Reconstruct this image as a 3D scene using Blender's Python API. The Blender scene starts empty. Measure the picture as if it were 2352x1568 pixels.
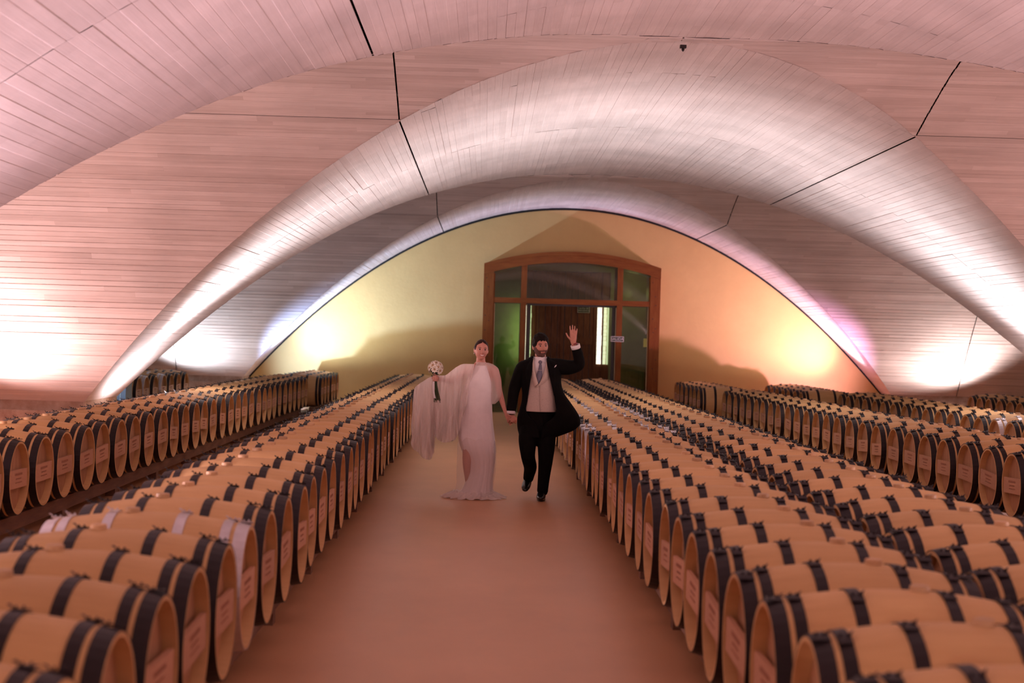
import bpy, math, random
from mathutils import Vector, Matrix
R = random.Random(7)
C = bpy.context.scene.collection
SC = bpy.context.scene
EYE = 1.72
# ------------------------------------------------------------------ camera
F = 3800.0
th = math.radians(1.64); psi = math.atan(60 / F); phi = math.atan(7 / F)
fw = Vector((math.sin(psi) * math.cos(phi), math.cos(psi) * math.cos(phi), -math.sin(phi)))
r0 = Vector((math.cos(psi), -math.sin(psi), 0)); u0 = r0.cross(fw)
rt = r0 * math.cos(th) + u0 * math.sin(th); up = -r0 * math.sin(th) + u0 * math.cos(th)
cam_d = bpy.data.cameras.new('camera'); cam = bpy.data.objects.new('camera', cam_d); C.objects.link(cam)
cam_d.sensor_width = 36; cam_d.lens = F / 2352 * 36; cam_d.clip_end = 200
cam.matrix_world = Matrix(((rt.x, up.x, -fw.x, 0), (rt.y, up.y, -fw.y, 0), (rt.z, up.z, -fw.z, EYE), (0, 0, 0, 1)))
cam_d.dof.use_dof = True; cam_d.dof.focus_distance = 17.6; cam_d.dof.aperture_fstop = 2.4
SC.camera = cam
def W(px, py, Y):                       # a pixel of the photograph at depth Y, as a point of the room
    d = rt * (px - 1176) + up * (784 - py) + fw * F
    return d * (Y / d.y) + Vector((0, 0, EYE))
# ------------------------------------------------------------------ world, exposure
w = bpy.data.worlds.new('world'); SC.world = w; w.use_nodes = True
w.node_tree.nodes['Background'].inputs[0].default_value = (0.5, 0.36, 0.38, 1)
w.node_tree.nodes['Background'].inputs[1].default_value = 0.02
SC.view_settings.view_transform = 'Standard'; SC.view_settings.look = 'None'
SC.view_settings.exposure = 0.0; SC.view_settings.gamma = 1.0; SC.view_settings.use_curve_mapping = False
# ------------------------------------------------------------------ layout numbers
X0 = 1.92; HS = 7.45; PIT = 17.94; XJ = 2.99
RIBS = [-18.6, -4.4, 9.8, 24.0, 39.0]
WALL = 39.0
SPR = -1.05
# ------------------------------------------------------------------ lamps
def lamp(name, loc, target, watt, col, cone=150, rad=0.12, blend=0.6):
    d = bpy.data.lights.new(name, 'SPOT'); d.energy = watt; d.color = col; d.spot_size = math.radians(cone)
    d.spot_blend = blend; d.shadow_soft_size = rad
    o = bpy.data.objects.new(name, d); C.objects.link(o); o.location = loc
    o.rotation_euler = (Vector(target) - Vector(loc)).to_track_quat('-Z', 'Y').to_euler()
    return o
PINK = (1, 0.73, 0.83); ROSE = (1, 0.66, 0.63)
GN, GT = 1500, 950                        # watts of the nave side and bay side uplights
for k, yr in enumerate(RIBS[1:], 1):
    last = yr == WALL
    for s in (-1, 1):
        for nav in ((-1, 0, 1) if k >= 3 else (0,)):
            xc = X0 + nav * PIT
            xn = xc + s * 6.95
            cn = PINK
            if last: cn = (0.72, 0.86, 1.0) if s < 0 else (1, 0.80, 0.84)
            if nav: cn = (0.5, 0.92, 1.0) if nav < 0 else (0.8, 1.0, 0.85)
            if last: lamp('uplight', (xc + s * 6.85, 38.15, 0.46), (xc + s * 3.4, 38.3, 4.3), GN * (0.85 if not nav else .15), cn, 84, blend=1.0); continue
            if k == 3 and not nav: lamp('uplight', (xn - s * .3, yr, 0.45), (xc + s * 7.0, yr, 2.6), 150, (1, .95, 1.0), 140)  # extra lamp next to the main uplight, added to brighten the rib foot
            lamp('uplight', (xn - s * .1, yr, 0.5), (xc + s * (1.2 if k == 3 else 2.2), yr, 4.7), GN * ((1.9 if not nav else .6) if k == 3 else 0.95), cn if k != 3 or nav else (1, .97, 1.0), 92 if k == 3 else 118, blend=1.0)
    for s in (-1, 1):
        xp = X0 + s * PIT / 2
        lamp('uplight', (xp, yr - 1.95, 0.5), (xp - s * 1.5, yr - (2.6 if last else 3.8), 4.8), GT * (.42 if last else 1), ROSE if not last else ((.80, 0.90, 1.0) if s < 0 else (1, 0.86, 0.82)), 150 if last else 160)
        if not last: lamp('uplight', (xp, yr + 1.95, 0.5), (xp - s * 1.5, yr + 3.8, 4.8), GT * (.22 if k == 3 else 1), ROSE if k != 3 else ((.75, .8, 1) if s < 0 else (1, .6, .45)), 160)
lamp('uplight', (X0 - 6.9, 36.5, 0.47), (X0 - 4.0, WALL, 1.9), 1250, (0.38, 0.56, 1.0), 112, 0.04, 0.9)
lamp('uplight', (X0 + 6.5, 36.0, 0.45), (X0 + 4.0, WALL, 1.9), 880, (1, 0.50, 0.92), 112, 0.04, 0.9)
# ------------------------------------------------------------------ helpers
def tag(o, label=None, cat=None, group=None, kind=None):
    if label: o['label'] = label
    if cat: o['category'] = cat
    if group: o['group'] = group
    if kind: o['kind'] = kind
    return o
def empty(name, loc=(0, 0, 0), parent=None):
    o = bpy.data.objects.new(name, None); C.objects.link(o); o.location = loc; o.empty_display_size = 0.1
    if parent: o.parent = parent
    return o
class MB:
    def __init__(s): s.v = []; s.f = []; s.uv = []; s.useuv = False; s.mi = []; s.m = 0
    def add(s, vs, fs, uvs=None):
        b = len(s.v); s.v += [tuple(p) for p in vs]
        for i, f in enumerate(fs):
            s.f.append([b + j for j in f]); s.mi.append(s.m)
            if uvs: s.useuv = True; s.uv.append([uvs[j] for j in f])
            else: s.uv.append([(0, 0)] * len(f))
    def box(s, x0, x1, y0, y1, z0, z1, M=None):
        vs = [Vector((x, y, z)) for z in (z0, z1) for y in (y0, y1) for x in (x0, x1)]
        if M: vs = [M @ p for p in vs]
        s.add(vs, [(0, 2, 3, 1), (4, 5, 7, 6), (0, 1, 5, 4), (2, 6, 7, 3), (0, 4, 6, 2), (1, 3, 7, 5)])
    def cyl(s, p0, p1, r0, r1=None, n=12):
        r1 = r0 if r1 is None else r1
        p0 = Vector(p0); p1 = Vector(p1); d = (p1 - p0).normalized()
        a = d.orthogonal().normalized(); b = d.cross(a)
        vs = []
        for p, r in ((p0, r0), (p1, r1)):
            for i in range(n):
                t = 2 * math.pi * i / n; vs.append(p + a * (r * math.cos(t)) + b * (r * math.sin(t)))
        fs = [(i, (i + 1) % n, n + (i + 1) % n, n + i) for i in range(n)] + [tuple(range(n))[::-1], tuple(range(n, 2 * n))]
        s.add(vs, fs)
    def prism(s, pts, y0, y1):          # outline in x,z pushed along y
        n = len(pts)
        vs = [(x, y0, z) for x, z in pts] + [(x, y1, z) for x, z in pts]
        s.add(vs, [(i, (i + 1) % n, n + (i + 1) % n, n + i) for i in range(n)] + [tuple(range(n))[::-1], tuple(range(n, 2 * n))])
    def loft(s, secs, n=18, side=Vector((1, 0, 0)), caps=True):
        # secs: (centre, r_side, r_other[, direction])
        P = [Vector(q[0]) for q in secs]; vs = []
        for i, q in enumerate(secs):
            if len(q) > 3 and q[3] is not None: d = Vector(q[3]).normalized()
            else:
                d = (P[min(i + 1, len(P) - 1)] - P[max(i - 1, 0)]).normalized()
            a = (side - d * side.dot(d))
            a = a.normalized() if a.length > 1e-3 else d.orthogonal().normalized()
            b = d.cross(a)
            for k in range(n):
                t = 2 * math.pi * k / n
                vs.append(P[i] + a * (q[1] * math.cos(t)) + b * (q[2] * math.sin(t)))
        fs = []
        for i in range(len(P) - 1):
            for k in range(n):
                fs.append((i * n + k, i * n + (k + 1) % n, (i + 1) * n + (k + 1) % n, (i + 1) * n + k))
        if caps: fs += [tuple(range(n))[::-1], tuple(range((len(P) - 1) * n, len(P) * n))]
        s.add(vs, fs)
    def ball(s, c, r, n=14, M=None):
        c = Vector(c); rx, ry, rz = r if hasattr(r, '__len__') else (r, r, r)
        vs = []; m = n // 2 + 1
        for i in range(m):
            a = math.pi * (i + 0.001) / (m - 1 + 0.002)
            for k in range(n):
                t = 2 * math.pi * k / n
                p = Vector((rx * math.sin(a) * math.cos(t), ry * math.sin(a) * math.sin(t), rz * math.cos(a)))
                vs.append(c + ((M @ p) if M else p))
        fs = [(i * n + k, (i + 1) * n + k, (i + 1) * n + (k + 1) % n, i * n + (k + 1) % n) for i in range(m - 1) for k in range(n)]
        fs += [tuple(range(n)), tuple(range((m - 1) * n, m * n))[::-1]]
        s.add(vs, fs)
    def build(s, name, mat, parent=None, smooth=False, auto=None):
        me = bpy.data.meshes.new(name); me.from_pydata(s.v, [], s.f); me.update()
        mats = mat if isinstance(mat, (list, tuple)) else [mat]
        for m in mats: me.materials.append(m)
        if len(mats) > 1: me.polygons.foreach_set('material_index', s.mi)
        if s.useuv:
            l = me.uv_layers.new(name='UVMap'); flat = []
            for u in s.uv:
                for q in u: flat += [q[0], q[1]]
            l.data.foreach_set('uv', flat)
        if smooth or auto: me.shade_smooth()
        if auto:
            try: me.set_sharp_from_angle(angle=math.radians(auto))
            except Exception: pass
        o = bpy.data.objects.new(name, me); C.objects.link(o)
        if parent: o.parent = parent
        return o
def evalmesh(o, mods, name=None):       # bake modifiers into the mesh
    for t, kw in mods:
        m = o.modifiers.new(t, t)
        for k, v in kw.items(): setattr(m, k, v)
    dg = bpy.context.evaluated_depsgraph_get(); dg.update()
    me = bpy.data.meshes.new_from_object(o.evaluated_get(dg)); o.modifiers.clear(); o.data = me
    return o
# ------------------------------------------------------------------ materials
def mat(name, col, rough=0.7, metal=0.0, spec=0.5, noise=None, bump=None, col2=None, stretch=(1, 1, 1), rnd=0.0, coord='Object', sheen=0):
    m = bpy.data.materials.new(name); m.use_nodes = True; nt = m.node_tree; N = nt.nodes; L = nt.links
    b = N['Principled BSDF']; b.inputs['Roughness'].default_value = rough; b.inputs['Metallic'].default_value = metal
    b.inputs['Specular IOR Level'].default_value = spec
    if sheen: b.inputs['Sheen Weight'].default_value = sheen
    base = (*col, 1); b.inputs['Base Color'].default_value = base
    src = None
    if noise or bump:
        tc = N.new('ShaderNodeTexCoord'); mp = N.new('ShaderNodeMapping'); mp.inputs['Scale'].default_value = stretch
        L.new(tc.outputs[coord], mp.inputs[0])
    if noise:
        t = N.new('ShaderNodeTexNoise'); t.inputs['Scale'].default_value = noise; t.inputs['Detail'].default_value = 6; t.inputs['Roughness'].default_value = 0.65
        L.new(mp.outputs[0], t.inputs[0])
        rmp = N.new('ShaderNodeValToRGB'); rmp.color_ramp.elements[0].position = 0.3; rmp.color_ramp.elements[1].position = 0.7
        rmp.color_ramp.elements[0].color = (*(col2 or [c * 0.7 for c in col]), 1); rmp.color_ramp.elements[1].color = base
        L.new(t.outputs[0], rmp.inputs[0]); src = rmp.outputs[0]
    if rnd:
        oi = N.new('ShaderNodeObjectInfo'); hs = N.new('ShaderNodeHueSaturation'); mr = N.new('ShaderNodeMapRange')
        mr.inputs['To Min'].default_value = 1 - rnd; mr.inputs['To Max'].default_value = 1 + rnd * 0.6
        L.new(oi.outputs['Random'], mr.inputs[0]); L.new(mr.outputs[0], hs.inputs['Value'])
        if src: L.new(src, hs.inputs['Color'])
        else: hs.inputs['Color'].default_value = base
        src = hs.outputs[0]
    if src: L.new(src, b.inputs['Base Color'])
    if bump:
        t2 = N.new('ShaderNodeTexNoise'); t2.inputs['Scale'].default_value = bump[0]; t2.inputs['Detail'].default_value = 4
        L.new(mp.outputs[0], t2.inputs[0])
        bp = N.new('ShaderNodeBump'); bp.inputs['Strength'].default_value = bump[1]; bp.inputs['Distance'].default_value = bump[2]
        L.new(t2.outputs[0], bp.inputs['Height']); L.new(bp.outputs[0], b.inputs['Normal'])
    return m
def board_mat(name, col, dark):
    # board-marked concrete: tint per board (floor of U), grain along the board (V), joints of the formwork boards
    m = bpy.data.materials.new(name); m.use_nodes = True; nt = m.node_tree; N = nt.nodes; L = nt.links
    b = N['Principled BSDF']; b.inputs['Roughness'].default_value = 0.85; b.inputs['Specular IOR Level'].default_value = 0.25
    uv = N.new('ShaderNodeUVMap'); sp = N.new('ShaderNodeSeparateXYZ'); L.new(uv.outputs[0], sp.inputs[0])
    fl = N.new('ShaderNodeMath'); fl.operation = 'FLOOR'; L.new(sp.outputs[0], fl.inputs[0])
    wn = N.new('ShaderNodeTexWhiteNoise'); wn.noise_dimensions = '1D'; L.new(fl.outputs[0], wn.inputs['W'])
    ml = N.new('ShaderNodeMath'); ml.operation = 'MULTIPLY_ADD'; ml.inputs[1].default_value = 0.40; L.new(sp.outputs[1], ml.inputs[0]); L.new(wn.outputs[0], ml.inputs[2])
    fl2 = N.new('ShaderNodeMath'); fl2.operation = 'FLOOR'; L.new(ml.outputs[0], fl2.inputs[0])
    ad = N.new('ShaderNodeMath'); ad.operation = 'MULTIPLY_ADD'; ad.inputs[1].default_value = 7.31; L.new(fl2.outputs[0], ad.inputs[0]); L.new(fl.outputs[0], ad.inputs[2])
    wn2 = N.new('ShaderNodeTexWhiteNoise'); wn2.noise_dimensions = '1D'; L.new(ad.outputs[0], wn2.inputs['W'])
    cb = N.new('ShaderNodeCombineXYZ'); m1 = N.new('ShaderNodeMath'); m1.operation = 'MULTIPLY'; m1.inputs[1].default_value = 1.6
    L.new(sp.outputs[0], m1.inputs[0]); L.new(m1.outputs[0], cb.inputs[0])
    m2 = N.new('ShaderNodeMath'); m2.operation = 'MULTIPLY'; m2.inputs[1].default_value = 0.55; L.new(sp.outputs[1], m2.inputs[0]); L.new(m2.outputs[0], cb.inputs[1]); L.new(wn2.outputs[0], cb.inputs[2])
    ns = N.new('ShaderNodeTexNoise'); ns.inputs['Scale'].default_value = 2.2; ns.inputs['Detail'].default_value = 7; ns.inputs['Roughness'].default_value = 0.7; L.new(cb.outputs[0], ns.inputs[0])
    mx = N.new('ShaderNodeMath'); mx.operation = 'MULTIPLY_ADD'; mx.inputs[1].default_value = 0.30; L.new(wn2.outputs[0], mx.inputs[0]); L.new(ns.outputs[0], mx.inputs[2])
    rp = N.new('ShaderNodeValToRGB'); rp.color_ramp.elements[0].position = 0.30; rp.color_ramp.elements[1].position = 0.95
    rp.color_ramp.elements[0].color = (*dark, 1); rp.color_ramp.elements[1].color = (*col, 1); L.new(mx.outputs[0], rp.inputs[0])
    # large stains
    tc = N.new('ShaderNodeTexCoord'); n3 = N.new('ShaderNodeTexNoise'); n3.inputs['Scale'].default_value = 0.9; n3.inputs['Detail'].default_value = 5; L.new(tc.outputs['Object'], n3.inputs[0])
    mr = N.new('ShaderNodeMapRange'); mr.inputs['From Min'].default_value = 0.35; mr.inputs['From Max'].default_value = 0.65; mr.inputs['To Min'].default_value = 0.86; mr.inputs['To Max'].default_value = 1.04; L.new(n3.outputs[0], mr.inputs[0])
    mm = N.new('ShaderNodeMix'); mm.data_type = 'RGBA'; mm.blend_type = 'MULTIPLY'; mm.inputs[0].default_value = 1
    L.new(rp.outputs[0], mm.inputs[6]); L.new(mr.outputs[0], mm.inputs[7]); L.new(mm.outputs[2], b.inputs['Base Color'])
    fr = N.new('ShaderNodeMath'); fr.operation = 'FRACT'; L.new(ml.outputs[0], fr.inputs[0])
    gt = N.new('ShaderNodeMath'); gt.operation = 'GREATER_THAN'; gt.inputs[1].default_value = 0.004; L.new(fr.outputs[0], gt.inputs[0])
    hs = N.new('ShaderNodeMath'); hs.operation = 'MULTIPLY_ADD'; hs.inputs[1].default_value = 0.5; L.new(ns.outputs[0], hs.inputs[0]); L.new(gt.outputs[0], hs.inputs[2])
    bp = N.new('ShaderNodeBump'); bp.inputs['Strength'].default_value = 0.5; bp.inputs['Distance'].default_value = 0.006; L.new(hs.outputs[0], bp.inputs['Height']); L.new(bp.outputs[0], b.inputs['Normal'])
    return m
def emit(name, col, s):
    m = bpy.data.materials.new(name); m.use_nodes = True; n = m.node_tree.nodes['Principled BSDF']
    n.inputs['Base Color'].default_value = (*col, 1); n.inputs['Emission Color'].default_value = (*col, 1); n.inputs['Emission Strength'].default_value = s
    return m
def sheer(name, col, alpha, noise=None):
    m = bpy.data.materials.new(name); m.use_nodes = True; nt = m.node_tree; N = nt.nodes; L = nt.links
    out = N['Material Output']; N.remove(N['Principled BSDF'])
    d = N.new('ShaderNodeBsdfDiffuse'); d.inputs[0].default_value = (*col, 1)
    t = N.new('ShaderNodeBsdfTranslucent'); t.inputs[0].default_value = (*col, 1)
    m1 = N.new('ShaderNodeMixShader'); m1.inputs[0].default_value = 0.35; L.new(d.outputs[0], m1.inputs[1]); L.new(t.outputs[0], m1.inputs[2])
    tr = N.new('ShaderNodeBsdfTransparent'); m2 = N.new('ShaderNodeMixShader'); m2.inputs[0].default_value = alpha
    L.new(tr.outputs[0], m2.inputs[1]); L.new(m1.outputs[0], m2.inputs[2]); L.new(m2.outputs[0], out.inputs[0])
    return m
def glassy(name, tint, refl=0.12):
    m = bpy.data.materials.new(name); m.use_nodes = True; nt = m.node_tree; N = nt.nodes; L = nt.links
    out = N['Material Output']; N.remove(N['Principled BSDF'])
    tr = N.new('ShaderNodeBsdfTransparent'); tr.inputs[0].default_value = (*tint, 1)
    g = N.new('ShaderNodeBsdfGlossy'); g.inputs['Roughness'].default_value = 0.02
    mx = N.new('ShaderNodeMixShader'); mx.inputs[0].default_value = refl
    L.new(tr.outputs[0], mx.inputs[1]); L.new(g.outputs[0], mx.inputs[2]); L.new(mx.outputs[0], out.inputs[0])
    return m
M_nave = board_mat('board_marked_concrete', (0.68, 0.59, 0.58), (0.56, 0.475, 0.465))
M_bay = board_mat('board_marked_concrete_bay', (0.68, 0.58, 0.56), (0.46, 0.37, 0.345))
M_plinth = mat('stained_concrete', (0.5, 0.40, 0.34), 0.85, noise=3.0, col2=(0.24, 0.13, 0.09), bump=(20, 0.4, 0.01))
M_floor = mat('red_brown_screed', (0.62, 0.325, 0.165), 0.40, spec=0.3, noise=0.9, col2=(0.51, 0.26, 0.13), stretch=(1, 0.6, 1), bump=(60, 0.08, 0.002))
M_wall = mat('ochre_plaster', (0.62, 0.43, 0.165), 0.9, noise=1.4, col2=(0.57, 0.385, 0.145), bump=(9, 0.35, 0.01))
M_wallside = mat('pale_plaster', (0.6, 0.62, 0.6), 0.9, noise=1.4, bump=(9, 0.3, 0.01))
M_black = mat('black_gap', (0.01, 0.008, 0.008), 0.9)
M_oak = mat('barrel_oak', (0.72, 0.455, 0.215), 0.62, spec=0.25, noise=3.0, col2=(0.62, 0.375, 0.17), stretch=(0.8, 6, 6), bump=(14, 0.25, 0.004), rnd=0.10)
M_oakhead = mat('barrel_head_oak', (0.56, 0.31, 0.165), 0.65, spec=0.3, noise=4.0, col2=(0.44, 0.225, 0.115), stretch=(3, 6, 0.8), bump=(14, 0.25, 0.004), rnd=0.12)
M_hoop = mat('black_painted_steel', (0.020, 0.0115, 0.014), 0.5, metal=0.0, spec=0.3, noise=8, col2=(0.010, 0.006, 0.0075))
M_silver = mat('galvanised_steel', (0.62, 0.58, 0.60), 0.36, metal=0.85, noise=12, col2=(0.5, 0.46, 0.48))
M_bung = mat('bung_wood', (0.60, 0.375, 0.20), 0.6, rnd=0.25)
M_plaque = mat('plaque_wood', (0.62, 0.345, 0.205), 0.6, noise=30, col2=(0.54, 0.28, 0.165), stretch=(1, 1, 2.5), rnd=0.15)
M_ink = mat('plaque_print', (0.42, 0.20, 0.125), 0.7)
M_beam = mat('rack_timber', (0.24, 0.12, 0.07), 0.7, noise=3, col2=(0.14, 0.065, 0.04), stretch=(6, 0.8, 6), bump=(20, 0.3, 0.004))
M_pine = mat('varnished_pine', (0.27, 0.098, 0.022), 0.55, spec=.2, noise=4, col2=(0.20, 0.055, 0.013), stretch=(5, 5, 0.7), bump=(16, 0.15, 0.003))
M_pineh = mat('varnished_pine_rail', (0.27, 0.098, 0.022), 0.55, spec=.2, noise=4, col2=(0.20, 0.055, 0.013), stretch=(0.7, 5, 5), bump=(16, 0.15, 0.003))
M_knot = mat('pine_knot', (0.06, 0.02, 0.01), 0.5)
M_plank = mat('old_door_planks', (0.36, 0.135, 0.07), 0.6, noise=5, col2=(0.19, 0.065, 0.03), stretch=(5, 5, 0.8), bump=(16, 0.3, 0.004))
M_glass = glassy('door_glass', (0.62, 0.68, 0.50), 0.07)
M_alu = mat('dark_metal', (0.035, 0.03, 0.03), 0.4)
M_trimgold = mat('glazing_bead', (0.75, 0.6, 0.35), 0.4)
M_green = mat('sign_green', (0.02, 0.045, 0.025), 0.4)
M_signw = mat('sign_letters', (0.75, 0.72, 0.66), 0.5)
# ------------------------------------------------------------------ vault
def Nh(x):                              # nave vault height above the floor, x from the nave centre line
    x = abs(x); return EYE + 3.11 - .0715 * x * x - 6e-5 * x ** 4
TP = [(0.98, -1.05), (1.5, -.35), (2.1, .42), (2.75, 1.14), (3.4, 1.68), (4.1, 2.12), (4.9, 2.47), (5.7, 2.76), (6.4, 2.985), (7.1, 3.11)]
TS = []
for i in range(len(TP)):
    if i == 0: s_ = (TP[1][1] - TP[0][1]) / (TP[1][0] - TP[0][0])
    elif i == len(TP) - 1: s_ = 0.02
    else: s_ = (TP[i + 1][1] - TP[i - 1][1]) / (TP[i + 1][0] - TP[i - 1][0])
    TS.append(s_)
def Th(d):                              # bay vault height, d from the rib plane
    if d >= 7.1: return EYE + 3.11
    for i in range(len(TP) - 1):
        if d <= TP[i + 1][0]:
            h = TP[i + 1][0] - TP[i][0]; t = (d - TP[i][0]) / h
            return EYE + (2 * t ** 3 - 3 * t * t + 1) * TP[i][1] + (t ** 3 - 2 * t * t + t) * h * TS[i] + (-2 * t ** 3 + 3 * t * t) * TP[i + 1][1] + (t ** 3 - t * t) * h * TS[i + 1]
def Tinv(h):
    a, b = 0.98, 7.1
    if h <= Th(a): return a
    if h >= Th(b) - 1e-4: return b
    for _ in range(40):
        m_ = (a + b) / 2
        if Th(m_) < h: a = m_
        else: b = m_
    return (a + b) / 2
def Ninv(h):
    a, b = 0.0, HS + 0.3
    if h >= Nh(0): return 0.0
    for _ in range(40):
        m_ = (a + b) / 2
        if Nh(m_) > h: a = m_
        else: b = m_
    return (a + b) / 2
XF = Ninv(EYE + SPR)                    # springing of the nave arch
ceiling = empty('ceiling'); tag(ceiling, kind='structure')
# nave rows by arc length
def rows(fn, a, b, step):
    pts = [a]; n = 4000; acc = 0; px_, pz_ = a, fn(a)
    for i in range(1, n + 1):
        x = a + (b - a) * i / n; z = fn(x); acc += math.hypot(x - px_, z - pz_); px_, pz_ = x, z
        if acc >= step: pts.append(x); acc = 0
    if pts[-1] != b:
        if abs(pts[-1] - b) < 0.03: pts[-1] = b
        else: pts.append(b)
    return pts
GAP = 0.009
def nave_panel(xc, xa, xb, y0f, y1f, seed, sg=-1):
    rr = random.Random(seed); mb = MB(); xs = rows(Nh, xa, xb, 0.088); idx = 0
    for i in range(len(xs) - 1):
        a, b = xs[i], xs[i + 1]; off = rr.uniform(-0.0018, 0.0018)
        off2 = off + rr.uniform(-0.0022, 0.0022)
        if i == 0: a += GAP
        if i == len(xs) - 2: b -= GAP
        ya0, ya1, yb0, yb1 = y0f(a), y1f(a), y0f(b), y1f(b)
        if ya1 - ya0 < 0.01 and yb1 - yb0 < 0.01: continue
        ya1 = max(ya1, ya0); yb1 = max(yb1, yb0)
        za, zb = Nh(a) + off, Nh(b) + off2
        u = seed * 200 + i
        g = .0035; ext = 0.012
        lo_, hi_ = (ya0 - ext, yb0 - ext), (ya1 + ext, yb1 + ext)
        if sg > 0: lo_ = (ya0, yb0)
        else: hi_ = (ya1, yb1)
        k = g / (b - a); L = lambda t, q: q[0] + (q[1] - q[0]) * t
        st = [(a, Nh(a) + .0024, 0.0), (a + g, Nh(a + g) + off, k), (b - g, Nh(b - g) + off2, 1 - k), (b, Nh(b) + .0024, 1.0)]
        vs = []; uv = []
        for x, z, t in st:
            vs += [(xc + x, L(t, lo_), z), (xc + x, L(t, hi_), z)]; uu = u + .02 + .96 * t; uv += [(uu, L(t, lo_)), (uu, L(t, hi_))]
        mb.add(vs, [(2 * q, 2 * q + 1, 2 * q + 3, 2 * q + 2) for q in range(3)], uv)
    if mb.v: return mb.build('concrete_panel', M_nave, ceiling)
def bay_panel(xc, yr, sg, da, db, x0f, x1f, seed, half):
    # ruled surface straight along x; da..db distance from the rib plane, sg = -1 towards the camera
    rr = random.Random(seed); mb = MB(); ds = rows(Th, da, db, 0.090)
    for i in range(len(ds) - 1):
        a, b = ds[i], ds[i + 1]
        o1 = rr.uniform(0.001, 0.007); o2 = o1 - rr.uniform(0.001, 0.009)
        if i == 0 and da > 1.2: a += GAP
        if i == len(ds) - 2 and db < half - 0.05: b -= GAP
        xa0, xa1, xb0, xb1 = x0f(a), x1f(a), x0f(b), x1f(b)
        if xa1 - xa0 < 0.005 and xb1 - xb0 < 0.005: continue
        xa1 = max(xa0, xa1); xb1 = max(xb0, xb1)
        def pt(x, d, o):
            s_ = (Th(d + .02) - Th(max(d - .02, .98))) / 0.04 if d < 7.05 else 0.0
            k = 1 / math.hypot(1, s_)
            return (xc + x, yr + sg * (d + s_ * k * -o if False else d + o * s_ * k), Th(d) - o * k)
        u = seed * 200 + i
        g = .005; k2 = g / (b - a); L = lambda t, p, q: p + (q - p) * t
        vs = []; uv = []
        for d, o, t in ((a, -.007, 0), (a + g, o1, k2), (b - g, o2, 1 - k2), (b, -.007, 1)):
            e0, e1 = L(t, xa0, xb0), L(t, xa1, xb1); vs += [pt(e0, d, o), pt(e1, d, o)]; uu = u + .02 + .96 * t; uv += [(uu, e0), (uu, e1)]
        mb.add(vs, [(2 * q, 2 * q + 1, 2 * q + 3, 2 * q + 2) for q in range(3)], uv)
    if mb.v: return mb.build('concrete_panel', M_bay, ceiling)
seed = 1
DS = 4.92                               # distance of the second arch seam from the rib plane
for nav in (-1, 0, 1):
    xc = X0 + nav * PIT
    for k, yr in enumerate(RIBS[1:], 1):
        halfn = (yr - RIBS[k - 1]) / 2
        halff = (RIBS[k + 1] - yr) / 2 if k + 1 < len(RIBS) else 0
        if nav and k < 3: 
            if k < 2: continue
        for sg, half in ((-1, halfn), (1, halff)):
            if half == 0: continue
            dc = lambda x, half=half: (min(Tinv(Nh(x)), half) if Nh(x) < Nh(0.35) else half)
            segs = [(-XF, -XJ), (-XJ, XJ), (XJ, XF)]
            for xa, xb in segs:
                mid = xa == -XJ
                def rng(lo, hi):
                    global seed
                    seed += 1
                    if sg < 0: nave_panel(xc, xa, xb, (lambda x: yr - max(lo, min(hi, dc(x)))), (lambda x: yr - lo - GAP / 2), seed, sg)
                    else: nave_panel(xc, xa, xb, (lambda x: yr + lo + GAP / 2), (lambda x: yr + max(lo, min(hi, dc(x)))), seed, sg)
                if mid and half > DS: rng(0, DS); rng(DS, half)
                else: rng(0, half)
            # bay vault both sides of the nave, out to the middle of the pier
            for s in (-1, 1):
                xin = lambda d: Ninv(Th(d)) if Th(d) < EYE + 3.1 else 0.6 * max(0, (half - d) / max(half, .1))
                cuts = [(0.98, DS), (DS, half)]
                for da, db in cuts:
                    seed += 1
                    if db <= DS + .01:
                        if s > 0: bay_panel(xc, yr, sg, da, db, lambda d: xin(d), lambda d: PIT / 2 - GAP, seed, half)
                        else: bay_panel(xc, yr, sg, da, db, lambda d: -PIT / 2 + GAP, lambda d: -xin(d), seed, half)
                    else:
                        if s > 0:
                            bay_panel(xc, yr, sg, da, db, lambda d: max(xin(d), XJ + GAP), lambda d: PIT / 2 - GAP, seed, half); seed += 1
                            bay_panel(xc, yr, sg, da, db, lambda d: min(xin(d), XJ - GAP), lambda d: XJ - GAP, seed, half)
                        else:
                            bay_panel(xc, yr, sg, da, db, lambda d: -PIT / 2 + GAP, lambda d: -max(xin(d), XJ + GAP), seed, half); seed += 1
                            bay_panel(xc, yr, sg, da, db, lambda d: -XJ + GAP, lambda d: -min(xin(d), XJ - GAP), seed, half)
for i, o in enumerate(ceiling.children): o.name = 'concrete_panel' if i == 0 else 'concrete_panel.%03d' % i
# upper roof slab closing the joints from above
mb = MB(); mb.box(X0 - 27, X0 + 27, -12, WALL + 5, 5.2, 5.5); mb.build('roof_slab', M_plinth, ceiling)
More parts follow.
